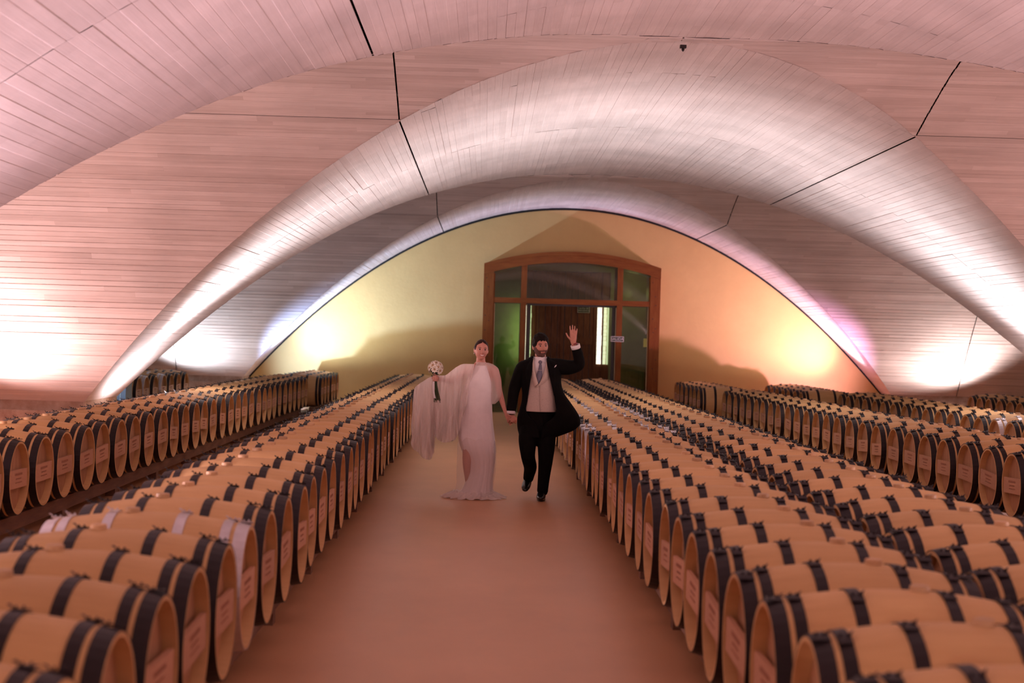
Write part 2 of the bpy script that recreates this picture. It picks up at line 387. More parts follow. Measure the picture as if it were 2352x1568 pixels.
# ------------------------------------------------------------------ piers
pn = 0
for k, yr in enumerate(RIBS[1:], 1):
    for j in (-2, -1, 1, 2):
        xp = X0 + (j - (0.5 if j > 0 else -0.5)) * PIT * 1.0
        if abs(j) == 2 and k < 3: continue
        hx = PIT / 2 - XF; hy = 0.98
        P = empty('pier', (xp, yr, 0)); tag(P, kind='structure')
        def plan(ax, ay, ch): return [(-ax + ch, -ay), (ax - ch, -ay), (ax, -ay + ch), (ax, ay - ch), (ax - ch, ay), (-ax + ch, ay), (-ax, ay - ch), (-ax, -ay + ch)]
        def vprism(mb, pl, z0, z1):
            n = len(pl); vs = [(x, y, z0) for x, y in pl] + [(x, y, z1) for x, y in pl]
            mb.add(vs, [(i, (i + 1) % n, n + (i + 1) % n, n + i) for i in range(n)] + [tuple(range(n))[::-1], tuple(range(n, 2 * n))])
        zt = EYE + SPR
        mb = MB(); vprism(mb, plan(hx + 0.0, hy + 0.0, .02), zt - .14, zt + .02); mb.build('shadow_joint', M_plinth, P)
        mb = MB(); vprism(mb, plan(hx + .10, hy + .09, .16), zt - .30, zt - .13); mb.build('plinth_cap', M_plinth, P)
        mb = MB(); vprism(mb, plan(hx + .05, hy + .05, .14), 0, zt - .30); mb.build('plinth', M_plinth, P)
# ------------------------------------------------------------------ floor and walls
mb = MB(); mb.box(X0 - 27, X0 + 27, -12, WALL + 5, -0.2, 0.0); tag(mb.build('floor', M_floor), kind='structure')
DX = 1.962; DWH = 2.05                # doorway centre and half width
def dtop(x):                           # arched head of the door frame
    t = (x - DX) / DWH; return 3.765 - 0.325 * t * t
mb = MB()
for nav in (-1, 0, 1):
    xc = X0 + nav * PIT; xs = [xc - PIT / 2 + PIT * i / 120 for i in range(121)]
    if nav == 0: xs = sorted(xs + [DX - DWH + .02, DX + DWH - .02])
    for a, b in zip(xs, xs[1:]):
        if b - a < 1e-5: continue
        def top(x): return max(Nh(x - xc) - 0.035, 0.8) if abs(x - xc) < XF else 0.9
        def bot(x): return dtop(x) - .02 if (nav == 0 and DX - DWH + .01 < (a + b) / 2 < DX + DWH - .01) else 0
        y0, y1 = WALL, WALL + .25
        vs = [(a, y0, bot(a)), (b, y0, bot(b)), (b, y0, top(b)), (a, y0, top(a)), (a, y1, bot(a)), (b, y1, bot(b)), (b, y1, top(b)), (a, y1, top(a))]
        mb.m = 0 if nav == 0 else 1
        mb.add(vs, [(0, 1, 2, 3), (4, 7, 6, 5), (3, 2, 6, 7), (0, 4, 5, 1)])
o = mb.build('wall_back', [M_wall, M_wallside]); tag(o, kind='structure')
mb = MB(); xs = [-XF + 2 * XF * i / 90 for i in range(91)]
for a, b in zip(xs, xs[1:]):
    y0, y1 = WALL - .012, WALL + .05
    za0, za1, zb0, zb1 = Nh(a) - .05, Nh(a) + .02, Nh(b) - .05, Nh(b) + .02
    vs = [(X0 + a, y0, za0), (X0 + b, y0, zb0), (X0 + b, y0, zb1), (X0 + a, y0, za1), (X0 + a, y1, za0), (X0 + b, y1, zb0), (X0 + b, y1, zb1), (X0 + a, y1, za1)]
    mb.add(vs, [(0, 1, 2, 3), (4, 7, 6, 5), (0, 4, 5, 1), (3, 2, 6, 7)])
tag(mb.build('trim_1', M_black), kind='structure')
for nm, x in (('wall_left', X0 - 27), ('wall_right', X0 + 26.8)):
    mb = MB(); mb.box(x, x + .2, -12, WALL + .2, 0, 5.2); tag(mb.build(nm, M_wallside), kind='structure')
mb = MB(); mb.box(X0 - 27, X0 + 27, -12.2, -12, 0, 5.2); tag(mb.build('wall_front', M_wallside), kind='structure')
# ------------------------------------------------------------------ doorway
door = empty('door_1', (DX, WALL - .16, 0)); tag(door, kind='structure')
def dl(o):                              # parent with world placement kept
    o.parent = door; o.matrix_parent_inverse = Matrix.Translation(door.location).inverted(); return o
YF, YB = WALL - .75, WALL + .22
def dbox(name, m, *a): mb = MB(); mb.box(*a); return dl(mb.build(name, m))
for s in (-1, 1):
    x0, x1 = sorted((DX + s * DWH, DX + s * (DWH - .235)))
    mb = MB(); mb.prism([(x0, 0), (x1, 0), (x1, dtop(x1) - .02), (x0, dtop(x0) - .02)], YF + .03, YB); o = dl(mb.build('post', M_pine))
    mb = MB()
    xi0, xi1 = sorted((DX + s * (DWH - .235), DX + s * (DWH - .262)))
    mb.box(xi0, xi1, YF + .07, YF + .16, 0, 3.22); dl(mb.build('inner_bead', M_pine))
for s in (-1, 1):
    xm = DX + s * 1.115
    dbox('mullion', M_pine, xm - .065, xm + .065, YF + .05, YB, 0, 2.55)
    mb = MB(); mb.prism([(xm - .065, 2.66), (xm + .065, 2.66), (xm + .065, dtop(xm + .065) - .2), (xm - .065, dtop(xm - .065) - .2)], YF + .05, YB); dl(mb.build('mullion', M_pine))
dbox('transom', M_pineh, DX - DWH + .23, DX + DWH - .23, YF + .04, YB, 2.545, 2.665)
mb = MB(); n = 40
xs = [DX - DWH + 2 * DWH * i / n for i in range(n + 1)]
for a, b in zip(xs, xs[1:]):
    for lo, hi, y0 in ((.25, 0.0, YF),):
        vs = [(a, y0, dtop(a) - lo), (b, y0, dtop(b) - lo), (b, y0, dtop(b) - hi), (a, y0, dtop(a) - hi), (a, YB, dtop(a) - lo), (b, YB, dtop(b) - lo), (b, YB, dtop(b) - hi), (a, YB, dtop(a) - hi)]
        mb.add(vs, [(0, 1, 2, 3), (4, 7, 6, 5), (0, 4, 5, 1), (3, 2, 6, 7)])
dl(mb.build('arched_head', M_pineh))
mb = MB()
for a, b in zip(xs, xs[1:]):
    vs = [(a, YF - .02, dtop(a) - .075), (b, YF - .02, dtop(b) - .075), (b, YF - .02, dtop(b) - .0), (a, YF - .02, dtop(a) - .0), (a, YF + .02, dtop(a) - .075), (b, YF + .02, dtop(b) - .075), (b, YF + .02, dtop(b)), (a, YF + .02, dtop(a))]
    mb.add(vs, [(0, 1, 2, 3), (0, 4, 5, 1), (3, 2, 6, 7)])
dl(mb.build('head_moulding', M_pineh))
# knots on the posts, gilt glazing beads, panes
mb = MB()
for s in (-1, 1):
    for z in (.9, 1.35, 1.62, 1.9, 2.25, 2.6, 2.85, 3.15, 2.05, 1.1):
        x = DX + s * (DWH - .12) + R.uniform(-.07, .07); z += R.uniform(-.08, .08)
        mb.cyl((x, YF + .0285, z), (x, YF + .05, z), .013, .013, 8)
k_ = dl(mb.build('knots', M_knot)); tag(k_, kind='stuff')
def bead(x0, x1, z0, z1): dbox('glazing_bead', M_trimgold, x0, x1, YF + .10, YF + .12, z0, z1)
bead(DX + DWH - .275, DX + DWH - .262, .3, 2.54); bead(DX + 1.03, DX + 1.042, .3, 2.50); bead(DX - 1.04, DX - 1.03, 1.0, 2.52); bead(DX - DWH + .264, DX - DWH + .274, .3, 2.52)
def pane(x0, x1, z0, z1f, name='pane'):
    mb = MB(); m_ = 10; xs_ = [x0 + (x1 - x0) * i / m_ for i in range(m_ + 1)]
    zt = z1f if callable(z1f) else (lambda x: z1f)
    pts = [(x0, z0), (x1, z0)] + [(x, zt(x)) for x in reversed(xs_)]
    mb.prism(pts, YF + .13, YF + .138); dl(mb.build(name, M_glass))
arc = lambda x: dtop(x) - .24
pane(DX - DWH + .24, DX - 1.18, .02, 2.55); pane(DX + 1.18, DX + DWH - .24, .02, 2.55)
pane(DX - DWH + .24, DX - 1.18, 2.66, arc); pane(DX + 1.18, DX + DWH - .24, 2.66, arc); pane(DX - 1.05, DX + 1.05, 2.66, arc)
# dark metal edges of the two sliding glass leaves, standing open
for x in (DX - .985, DX + 1.0):
    for y0, zz in ((YF + .2, 2.5),):
        dbox('sliding_leaf_edge', M_alu, x - .045, x + .045, y0, y0 + .05, 0, zz)
dbox('sliding_head_track', M_alu, DX - 1.05, DX + 1.05, YF + .16, YF + .28, 2.50, 2.546)
# vestibule behind
M_vest = mat('vestibule_plaster', (0.42, 0.44, 0.30), 0.9, noise=2, bump=(8, .3, .01))
V0, V1 = WALL + .25, 41.6
mb = MB(); mb.box(DX - 2.3, DX - 2.2, V0, 44, 0, 4.2); mb.box(DX + 2.2, DX + 2.3, V0, 44, 0, 4.2); mb.box(DX - 2.3, DX + 2.3, V0, 44, 4.1, 4.2)
mb.box(DX - 2.3, DX - 1.12, V1, V1 + .15, 0, 4.2); mb.box(DX + 1.14, DX + 2.3, V1, V1 + .15, 0, 4.2); mb.box(DX - 1.12, DX + 1.14, V1, V1 + .15, 3.45, 4.2)
tag(mb.build('wall_vestibule', M_vest), kind='structure')
d2 = empty('door_2', (DX, V1, 0)); tag(d2, kind='structure')
def d2l(o): o.parent = d2; o.matrix_parent_inverse = Matrix.Translation(d2.location).inverted(); return o
for s in (-1, 1):
    leaf = None
    for i in range(5):
        w_ = .158; x0 = DX + s * (.012 + i * w_) if s > 0 else DX - .012 - (i + 1) * w_
        mb = MB(); yy = V1 + .02 + (i % 2) * .012
        mb.box(x0 + .006, x0 + w_ - .006, yy, yy + .04, 0.02, 3.42); d2l(mb.build('plank', M_plank))
    a_, b_ = sorted((DX + s * .01, DX + s * .80))
    for z in (0.1, 1.62, 3.2):
        mb = MB(); mb.box(a_, b_, V1 + .0, V1 + .03, z, z + .16); d2l(mb.build('rail', M_plank))
    mb = MB(); c_, e_ = sorted((DX + s * .008, DX + s * .09)); mb.box(c_, e_, V1 - .01, V1 + .03, 0, 3.4); d2l(mb.build('stile', M_plank))
    c_, e_ = sorted((DX + s * .74, DX + s * .82)); mb = MB(); mb.box(c_, e_, V1 - .01, V1 + .05, 0, 3.42); d2l(mb.build('stile', M_plank))
M_slit = emit('backlit_glass', (1.0, 1.0, 0.82), 1.3); M_slit2 = emit('backlit_glass_green', (0.62, 0.78, 0.42), 0.75)
def slit(x0, x1, m): mb = MB(); mb.box(x0, x1, V1 + .05, V1 + .07, 1.13, 2.66); d2l(mb.build('sidelight_glass', m))
def blocks(x0, x1, m):
    z = 1.13
    while z < 2.62:
        h = .085 + R.random() * .06; mb = MB(); mb.box(x0, x1 - .012 * R.random(), V1 + .05, V1 + .07, z + .006, z + h); d2l(mb.build('glass_block', m)); z += h
blocks(DX + .83, DX + .95, M_slit); blocks(DX + .985, DX + 1.075, emit('backlit_glass_pale', (0.86, 0.95, 0.60), 0.9)); slit(DX + 1.08, DX + 1.12, M_slit2)
blocks(DX - .93, DX - .83, M_slit2); slit(DX - 1.11, DX - .965, M_slit)
mb = MB(); mb.box(DX - 1.12, DX - .82, V1 + .08, V1 + .1, 0, 3.45); mb.box(DX + .82, DX + 1.14, V1 + .08, V1 + .1, 0, 3.45); mb.box(DX + .95, DX + .985, V1 + .0, V1 + .09, 0, 3.45); mb.box(DX - .965, DX - .93, V1, V1 + .09, 0, 3.45)
d2l(mb.build('sidelight_frame', M_plank))
dlamp = bpy.data.lights.new('vestibule_fill', 'AREA'); dlamp.shape = 'RECTANGLE'; dlamp.size = .05; dlamp.size_y = 1.3; dlamp.energy = 3.0; dlamp.color = (.75, 1, .45)  # added strip light hidden behind the left mullion, makes the green glow
o = bpy.data.objects.new('vestibule_fill', dlamp); C.objects.link(o); o.location = (DX - 1.13, V1 - .30, 1.85); o.rotation_euler = (math.radians(90), 0, math.radians(25))
dlamp = bpy.data.lights.new('vestibule_fill', 'POINT'); dlamp.energy = 7; dlamp.color = (1, .85, .45); dlamp.shadow_soft_size = .1  # unseen light added to warm and brighten the plank doors
o = bpy.data.objects.new('vestibule_fill', dlamp); C.objects.link(o); o.location = (DX + 1.5, V1 - .9, 2.9)
def sign(name, label, x, z, y, w, h, lines, size, cols=(None, None)):
    root = empty(name, (x, y, z)); tag(root, label, 'sign')
    mb = MB(); mb.box(-w / 2, w / 2, 0, .008, -h / 2, h / 2); mb.build('sign_border', M_signw, root)
    mb = MB(); mb.box(-w / 2 + .014, w / 2 - .014, -.003, 0, -h / 2 + .014, h / 2 - .014); mb.build('sign_panel', M_green, root)
    for i, t in enumerate(lines):
        cu = bpy.data.curves.new('lettering', 'FONT'); cu.body = t; cu.size = size; cu.align_x = 'CENTER'; cu.align_y = 'CENTER'; cu.extrude = .001; cu.offset = .0012
        tmp = bpy.data.objects.new('tmp', cu); C.objects.link(tmp)
        dg = bpy.context.evaluated_depsgraph_get(); me = bpy.data.meshes.new_from_object(tmp.evaluated_get(dg)); bpy.data.objects.remove(tmp)
        lo = bpy.data.objects.new('lettering', me); me.materials.clear(); me.materials.append(M_signw); C.objects.link(lo); lo.parent = root
        lo.rotation_euler = (math.pi / 2, 0, 0); lo.location = (0, -.005, (len(lines) - 1) * size * .52 - i * size * 1.04 - .002)
    return root
pS = W(1418, 778.5, YF - .01); sign('exit_sign', 'green SALIDA sign fixed on the right mullion of the doorway', pS.x, pS.z, YF + .035, .305, .125, ['SALIDA'], .088)
pE = W(1340.5, 710.5, V1 - .03); sign('exit_sign', 'two-line green sign on the right leaf of the plank doors', pE.x, pE.z, V1 - .02, .31, .165, ['SALIDA DE', 'EMERGENCIA'], .052)
pY = W(1482, 787, YF + .1); mb = MB(); mb.box(pY.x - .04, pY.x + .04, YF + .122, YF + .129, pY.z - .1, pY.z + .1)
tag(mb.build('sticker', mat('yellow_sticker', (0.55, 0.6, 0.16), .5)), 'small yellow sticker on the pane left of the right door post', 'sticker')
# sprinkler head at the crown of the vault
s_ = W(1569, 106, 17.0); sp = empty('smoke_detector', (s_.x, s_.y, s_.z - .02)); tag(sp, 'small dark detector hanging from the crown joint of the vault', 'detector')
mb = MB(); mb.box(-.032, .032, -.03, .03, .0, .03); mb.build('bracket', M_hoop, sp)
mb = MB(); mb.loft([((0, 0, .0), .014, .014), ((0, 0, -.02), .016, .016), ((0, 0, -.035), .006, .006)], 10); mb.build('nozzle', M_hoop, sp)
# ------------------------------------------------------------------ barrels
BL = .95; RB = .343; RE = .286
def br(x): return RE + (RB - RE) * (1 - abs((x - BL / 2) / (BL / 2)) ** 2.0)
HZ = .515                               # axis height over the floor
def lathe(mb, prof, n, groove=0, close=False):
    b = len(mb.v); m = len(prof); vs = []
    for x, r in prof:
        for k in range(n):
            t = 2 * math.pi * k / n; rr_ = r - (groove if k % 2 else 0)
            vs.append((x, rr_ * math.cos(t), rr_ * math.sin(t)))
    fs = []
    for i in range(m - 1 + (1 if close else 0)):
        j = (i + 1) % m
        for k in range(n): fs.append((i * n + k, i * n + (k + 1) % n, j * n + (k + 1) % n, j * n + k))
    mb.add(vs, fs)
mb = MB(); prof = [(.060, .255), (.055, RE - .020), (.0, RE - .016), (0, RE)]
prof += [(BL * i / 14, br(BL * i / 14)) for i in range(1, 14)]
prof += [(BL, RE), (BL, RE - .018), (BL - .055, RE - .020), (BL - .060, .255)]
lathe(mb, prof, 56, .0012); bodyo = mb.build('staves', M_oak, None, True); bodyo.data.set_sharp_from_angle(angle=math.radians(50))
 
HDM = []
for x_, s_ in ((.055, -1), (BL - .055, 1)):
    mb = MB(); ys = [-.269 + .538 * i / 6 for i in range(7)]
    for a, b in zip(ys, ys[1:]):
        pts = []; a2, b2 = a + .001, b - .001
        for i in range(6): y = a2 + (b2 - a2) * i / 5; pts.append((y, math.sqrt(max(.2695 ** 2 - y * y, 1e-6))))
        pts += [(y, -z) for y, z in reversed(pts)]
        m_ = len(pts); vs = [(x_, y, z) for y, z in pts] + [(x_ - s_ * .012, y, z) for y, z in pts]
        mb.add(vs, [tuple(range(m_)) if s_ > 0 else tuple(range(m_))[::-1]] + [(i, (i + 1) % m_, m_ + (i + 1) % m_, m_ + i) for i in range(m_)])
    HDM.append(mb.build('head', M_oakhead))
HO = []; HV = []
for var in range(4):
  HV.append([])
  for hi_, (xa, xb) in enumerate(((-.001, .056), (.075, .119), (.285, .332), (.618, .665), (.831, .875), (.894, .951))):
      mb = MB(); t_ = .0035; ra, rb_ = br(max(xa, 0)) + .001, br(min(xb, BL)) + .001
      lathe(mb, [(xa, ra), (xa, ra + t_), (xb, rb_ + t_), (xb, rb_)], 40, 0, True)
      # overlapping strap end with two rivets and a lifted corner, near the top
      T = math.radians(96 + 7 * math.sin(var * 2.1 + hi_ * 1.7))
      for dt, hh in ((0, .004), (.03, .004)):
          for k in range(3):
              t0 = T + dt + k * .05; 
              p = lambda x, r, t: (x, r * math.cos(t), r * math.sin(t))
              rr1, rr2 = max(ra, rb_) + t_, max(ra, rb_) + t_ + hh
              mb.add([p(xa, rr1, t0), p(xb, rr1, t0), p(xb, rr1, t0 + .05), p(xa, rr1, t0 + .05), p(xa, rr2, t0), p(xb, rr2, t0), p(xb, rr2, t0 + .05), p(xa, rr2, t0 + .05)], [(0, 1, 2, 3), (4, 7, 6, 5), (0, 4, 5, 1), (3, 2, 6, 7), (0, 3, 7, 4), (1, 5, 6, 2)])
      rm = max(ra, rb_) + t_ + .004
      mb.add([(xb - .012, rm * math.cos(T), rm * math.sin(T)), (xb + .012, (rm + .012) * math.cos(T - .03), (rm + .014) * math.sin(T - .03)), (xb - .004, rm * math.cos(T + .07), rm * math.sin(T + .07)), (xb + .004, (rm + .004) * math.cos(T + .03), (rm + .016) * math.sin(T + .03))], [(0, 1, 2), (0, 2, 3), (0, 3, 1), (1, 3, 2)])
      for dx_ in (.012, -.012):
          xm = (xa + xb) / 2 + dx_; mb.cyl((xm, rm * math.cos(T + .04), rm * math.sin(T + .04) - .002), (xm, rm * math.cos(T + .04), rm * math.sin(T + .04) + .009), .005, .004, 6)
      HO.append(mb.build('hoop', M_hoop, None)); HV[-1].append(HO[-1].data)
HOS = []
for h in HO[:6]:
    m2 = h.data.copy(); m2.materials[0] = M_silver; HOS.append(m2)
mb = MB(); bx = .555; mb.loft([((bx, 0, RB - .004), .036, .036), ((bx, 0, RB + .016), .034, .034), ((bx, 0, RB + .019), .028, .028)], 16); bungo = mb.build('bung', M_bung)
mb = MB(); mb.box(.008, .030, -.245, .245, -.078, .064); plaqo = mb.build('plaque', M_plaque)
mb = MB(); rr_ = random.Random(3)
for z, hw, hh in ((.03, .10, .018), (-.005, .07, .010), (-.035, .09, .007)):
    y = -hw
    while y < hw:
        w2 = rr_.uniform(.008, .016); mb.box(.006, .0085, y, y + w2 * .55, z - hh / 2, z + hh / 2); mb.box(.006, .0085, y, y + w2, z - hh / 2, z - hh / 2 + .004); y += w2 + .006
mb.m = 0; printo = mb.build('print', M_ink)
PROTO = [('staves', bodyo.data), ('head', HDM[0].data), ('head', HDM[1].data), ('bung', bungo.data), ('plaque', plaqo.data)]
PR = printo.data; HB = HV
for o in HDM + [bodyo, bungo, plaqo, printo] + HO: bpy.data.objects.remove(o)
ORD = ['first', 'second', 'third', 'fourth', 'fifth', 'sixth', 'seventh', 'eighth', 'ninth', 'tenth', 'eleventh', 'twelfth', 'thirteenth', 'fourteenth', 'fifteenth', 'sixteenth', 'seventeenth', 'eighteenth', 'nineteenth']
TENS = ['', '', 'twent', 'thirt', 'fort', 'fift']; ONES = ['', 'first', 'second', 'third', 'fourth', 'fifth', 'sixth', 'seventh', 'eighth', 'ninth']
def ordn(i):
    if i < 20: return ORD[i - 1]
    t, o_ = divmod(i, 10); return TENS[t] + ('ieth' if o_ == 0 else 'y-' + ONES[o_])
def barrel(x, y, face, label, group, silver=False, dz=0, plaque=True, yaw=0):
    # face -1: head towards -x (rows on the right), +1: head towards +x
    r = empty('barrel', (x, y, 0)); r.rotation_euler = (0, 0, (0 if face < 0 else math.pi) + yaw)
    tag(r, label, 'barrel', group)
    roll = 0; hv_ = R.randrange(4)
    def put(nm, me, par=r, rx=roll):
        o = bpy.data.objects.new(nm, me); C.objects.link(o); o.parent = par
        if par is r: o.location = (0, 0, HZ); o.rotation_euler = (rx, 0, 0)
        return o
    for nm, me in PROTO:
        if nm == 'plaque':
            if not plaque: continue
            p_ = put(nm, me, r, R.uniform(-.06, .06)); put('print', PR, p_)['kind'] = 'stuff'
        else: put(nm, me)
    for me in (HOS if silver else HB[hv_]):
        o = put('hoop', me)
        if silver and me is HOS[0]: o['label'] = 'galvanised silver hoop'
    return r
def rack(x0, y0, y1, drift, label, face):
    r = empty('barrel_rack', (0, (y0 + y1) / 2, 0)); tag(r, label, 'rack', 'timber racks under the barrel rows')
    s = 1 if face < 0 else -1; ym = (y0 + y1) / 2
    for dx_ in (.13, .72):
        mb = MB(); xa = x0 + s * dx_; xb = xa + s * .10; l0 = (y0 - ym) ; l1 = (y1 - ym)
        q0, q1 = sorted((xa, xb)); d0 = drift * 0
        zt = HZ - br(dx_ + .05) - .002
        mb.box(q0, q1, l0, l1, .075, zt); mb.build('beam', M_beam, r)
        y = l0 + .2
        while y < l1 - .1:
            mb = MB(); mb.box(q0, q1, y, y + .12, 0, .075); mb.build('foot', M_beam, r); y += 2.1
def row(x, ys, face, where, group, silver=(), rackit=True, jit=.014, slope=0, gap=(), plaque=True, start=1):
    n = start
    for i, y in enumerate(ys):
        if i in gap: continue
        sv = i in silver
        xx = x + slope * (y - ys[0]) + R.uniform(-jit, jit)
        barrel(xx, y, face, ('silver-hooped' if sv else 'black-hooped') + ' oak barrel, %s from the camera %s' % (ordn(n), where), group, sv, plaque=plaque, yaw=R.uniform(-.012, .012)); n += 1
    return n
SP = .70
yL = [7.10 + SP * i for i in range(-5, 44)]; yR = [7.32 + SP * i for i in range(-5, 44)]
row(-1.07, yL, 1, 'in the row left of the aisle', 'barrels in the row left of the aisle', silver=(6,))
row(1.04, yR, -1, 'in the row right of the aisle', 'barrels in the row right of the aisle', silver=(19, 20, 23, 24, 25, 26, 27, 29, 30))
row(2.06, [y + .22 for y in yR[2:]], -1, 'in the second row right of the aisle', 'barrels in the second row right of the aisle', plaque=False)
y3 = [13.6 + SP * i for i in range(27)]
n = row(4.83, y3, -1, 'in the third row on the right', 'barrels in the third row on the right', slope=-.012)
row(4.36, [33.6 + SP * i for i in range(7)], -1, 'in the third row on the right', 'barrels in the third row on the right', start=n)
y4 = [20.4 + SP * i for i in range(18)]
n = row(6.98, y4, -1, 'in the fourth row on the right', 'barrels in the fourth row on the right', silver=(3,), slope=-.0)
row(6.42, [33.4 + SP * i for i in range(7)], -1, 'in the fourth row on the right', 'barrels in the fourth row on the right', start=n)
row(9.85, [29.6 + SP * i for i in range(7)], -1, 'in the row at the far right edge', 'barrels at the far right edge', slope=.03, plaque=False)
y2 = [10.95 + SP * i for i in range(33)]
n = row(-3.62, y2, 1, 'in the second row on the left', 'barrels in the second row on the left', slope=.002)
row(-3.36, [34.4 + SP * i for i in range(6)], 1, 'in the second row on the left', 'barrels in the second row on the left', start=n)
row(-6.42, [30.0 + SP * i for i in range(8)], 1, 'in the row behind the left pier', 'barrels behind the left pier', silver=(2, 4), slope=.03)
rack(-1.07, 3.2, 37.5, 0, 'low timber rack under the barrel row left of the aisle', 1)
rack(1.04, 3.4, 37.8, 0, 'low timber rack under the barrel row right of the aisle', -1)
rack(2.06, 4.6, 38, 0, 'low timber rack under the second barrel row right of the aisle', -1)
rack(4.7, 13.1, 32.3, 0, 'low timber rack under the third barrel row on the right', -1)
rack(6.98, 20, 32.6, 0, 'low timber rack under the fourth barrel row on the right', -1)
rack(-3.60, 10.4, 33.8, 0, 'low timber rack under the second barrel row on the left', 1)
rack(-3.36, 34.0, 38.2, 0, 'short timber rack at the wall end of the second left row', 1)
rack(-6.35, 29.6, 35.3, 0, 'short timber rack under the barrels behind the left pier', 1)
rack(4.36, 33.2, 38.2, 0, 'short timber rack at the wall end of the third right row', -1)
rack(6.42, 33.0, 38.0, 0, 'short timber rack at the wall end of the fourth right row', -1)
rack(9.93, 29.2, 34.2, 0, 'short timber rack under the barrels at the far right edge', -1)
# blue cabinet behind the left pier
pb = W(286, 905, 29.0); cb = empty('cabinet', (pb.x, 29.0, 0)); tag(cb, 'blue metal cabinet beside the barrels behind the left pier', 'cabinet')
mb = MB(); mb.box(-.075, .075, -.25, .25, .08, 1.12); mb.build('cabinet_body', mat('blue_enamel', (0.012, 0.07, 0.16), .4), cb)
mb = MB(); mb.box(-.022, -.012, -.262, -.25, .1, 1.1); mb.build('door_edge', mat('pale_blue_edge', (0.5, 0.7, 0.75), .4), cb)
for sx in (-.06, .04):
    mb = MB(); mb.box(sx, sx + .03, -.22, .22, 0, .08); mb.build('leg', M_alu, cb)
# ------------------------------------------------------------------ the couple
DP = 17.7
def G(px, py, dy=0.0): return W(px, py, DP + dy)
PX = 1 / 214.7                          # metres per photograph pixel at the couple
M_skin = mat('skin_tan', (0.53, 0.245, 0.18), 0.5, spec=0.35, noise=30, col2=(0.47, 0.205, 0.145))
M_skin2 = mat('skin_fair', (0.60, 0.29, 0.225), 0.5, spec=0.35, noise=30, col2=(0.54, 0.25, 0.19))
M_hair = mat('dark_hair', (0.012, 0.0065, 0.005), 0.7, spec=.12, noise=60, col2=(0.008, 0.005, 0.004), bump=(80, .5, .004))
M_hairb = mat('brown_hair', (0.035, 0.013, 0.009), 0.55, spec=.2, noise=40, col2=(0.015, 0.007, 0.005), stretch=(1, 1, 4), bump=(60, .4, .003))
M_beard = mat('dark_beard', (0.15, 0.062, 0.045), 0.8, noise=150, col2=(0.05, 0.020, 0.014), bump=(150, .5, .003))
M_brow = mat('brow_hair', (0.03, 0.012, 0.01), 0.7)
M_lip = mat('lips', (0.36, 0.13, 0.10), 0.4); M_lipb = mat('lips_pink', (0.50, 0.13, 0.13), 0.35)
M_eye = mat('eye_white', (0.55, 0.48, 0.45), 0.25); M_iris = mat('iris_dark', (0.02, 0.01, 0.008), 0.15)
M_teeth = mat('teeth', (0.82, 0.74, 0.68), 0.3)
M_suit = mat('black_wool', (0.007, 0.0065, 0.0065), 0.9, spec=0.08, noise=14, col2=(0.005, 0.0045, 0.0045))
M_shirt = mat('white_cotton', (0.78, 0.74, 0.76), 0.8)
M_vest = mat('beige_waistcoat', (0.60, 0.49, 0.43), 0.85, noise=60, col2=(0.52, 0.42, 0.37), bump=(40, .2, .003))
M_tie = mat('grey_blue_tie', (0.22, 0.21, 0.28), 0.6, noise=220, col2=(0.09, 0.085, 0.13))
M_shoe = mat('black_leather', (0.012, 0.010, 0.010), 0.22)
M_dress = mat('white_crepe', (0.88, 0.82, 0.83), 0.75, noise=18, col2=(0.83, 0.77, 0.78), bump=(30, .15, .004))
M_tulle = sheer('sheer_tulle', (0.95, 0.86, 0.82), 0.78); M_tulle2 = sheer('sheer_tulle_light', (0.97, 0.90, 0.87), 0.26)
M_stem = mat('flower_stems', (0.05, 0.075, 0.03), 0.6); M_leaf = mat('bouquet_leaf', (0.03, 0.045, 0.02), 0.7)
M_petal = mat('white_petals', (0.86, 0.80, 0.70), 0.6); M_centre = mat('flower_centre', (0.40, 0.25, 0.12), 0.8)
M_silver2 = mat('silver', (0.7, 0.68, 0.66), 0.3, metal=.8)
def cr(rows, m):                        # Catmull-Rom through rows of numbers
    out = []; n = len(rows)
    for i in range(n - 1):
        p0, p1, p2, p3 = rows[max(i - 1, 0)], rows[i], rows[i + 1], rows[min(i + 2, n - 1)]
        for j in range(m):
            t = j / m
            out.append([0.5 * (2 * b + (c - a) * t + (2 * a - 5 * b + 4 * c - d) * t * t + (3 * b - a - 3 * c + d) * t ** 3) for a, b, c, d in zip(p0, p1, p2, p3)])
    out.append(list(rows[-1])); return out
def limb(mb, pts, n=20):                # rounded tube through ((point), r) joints
    P = [Vector(p[0]) for p in pts]; rs = [(p[1], p[2] if len(p) > 2 else p[1]) for p in pts]
    rows_ = cr([list(P[i]) + list(rs[i]) for i in range(len(P))], 4)
    d0 = (P[0] - P[1]).normalized(); d1 = (P[-1] - P[-2]).normalized()
    secs = []
    for a in (1.45, 1.1, .6): secs.append((Vector(rows_[0][:3]) + d0 * math.sin(a) * rows_[0][3] , rows_[0][3] * math.cos(a) + 1e-4, rows_[0][4] * math.cos(a) + 1e-4, -d0))
    for r_ in rows_: secs.append((Vector(r_[:3]), r_[3], r_[4]))
    for a in (.6, 1.1, 1.45): secs.append((Vector(rows_[-1][:3]) + d1 * math.sin(a) * rows_[-1][3], rows_[-1][3] * math.cos(a) + 1e-4, rows_[-1][4] * math.cos(a) + 1e-4, d1))
    mb.loft(secs, n)
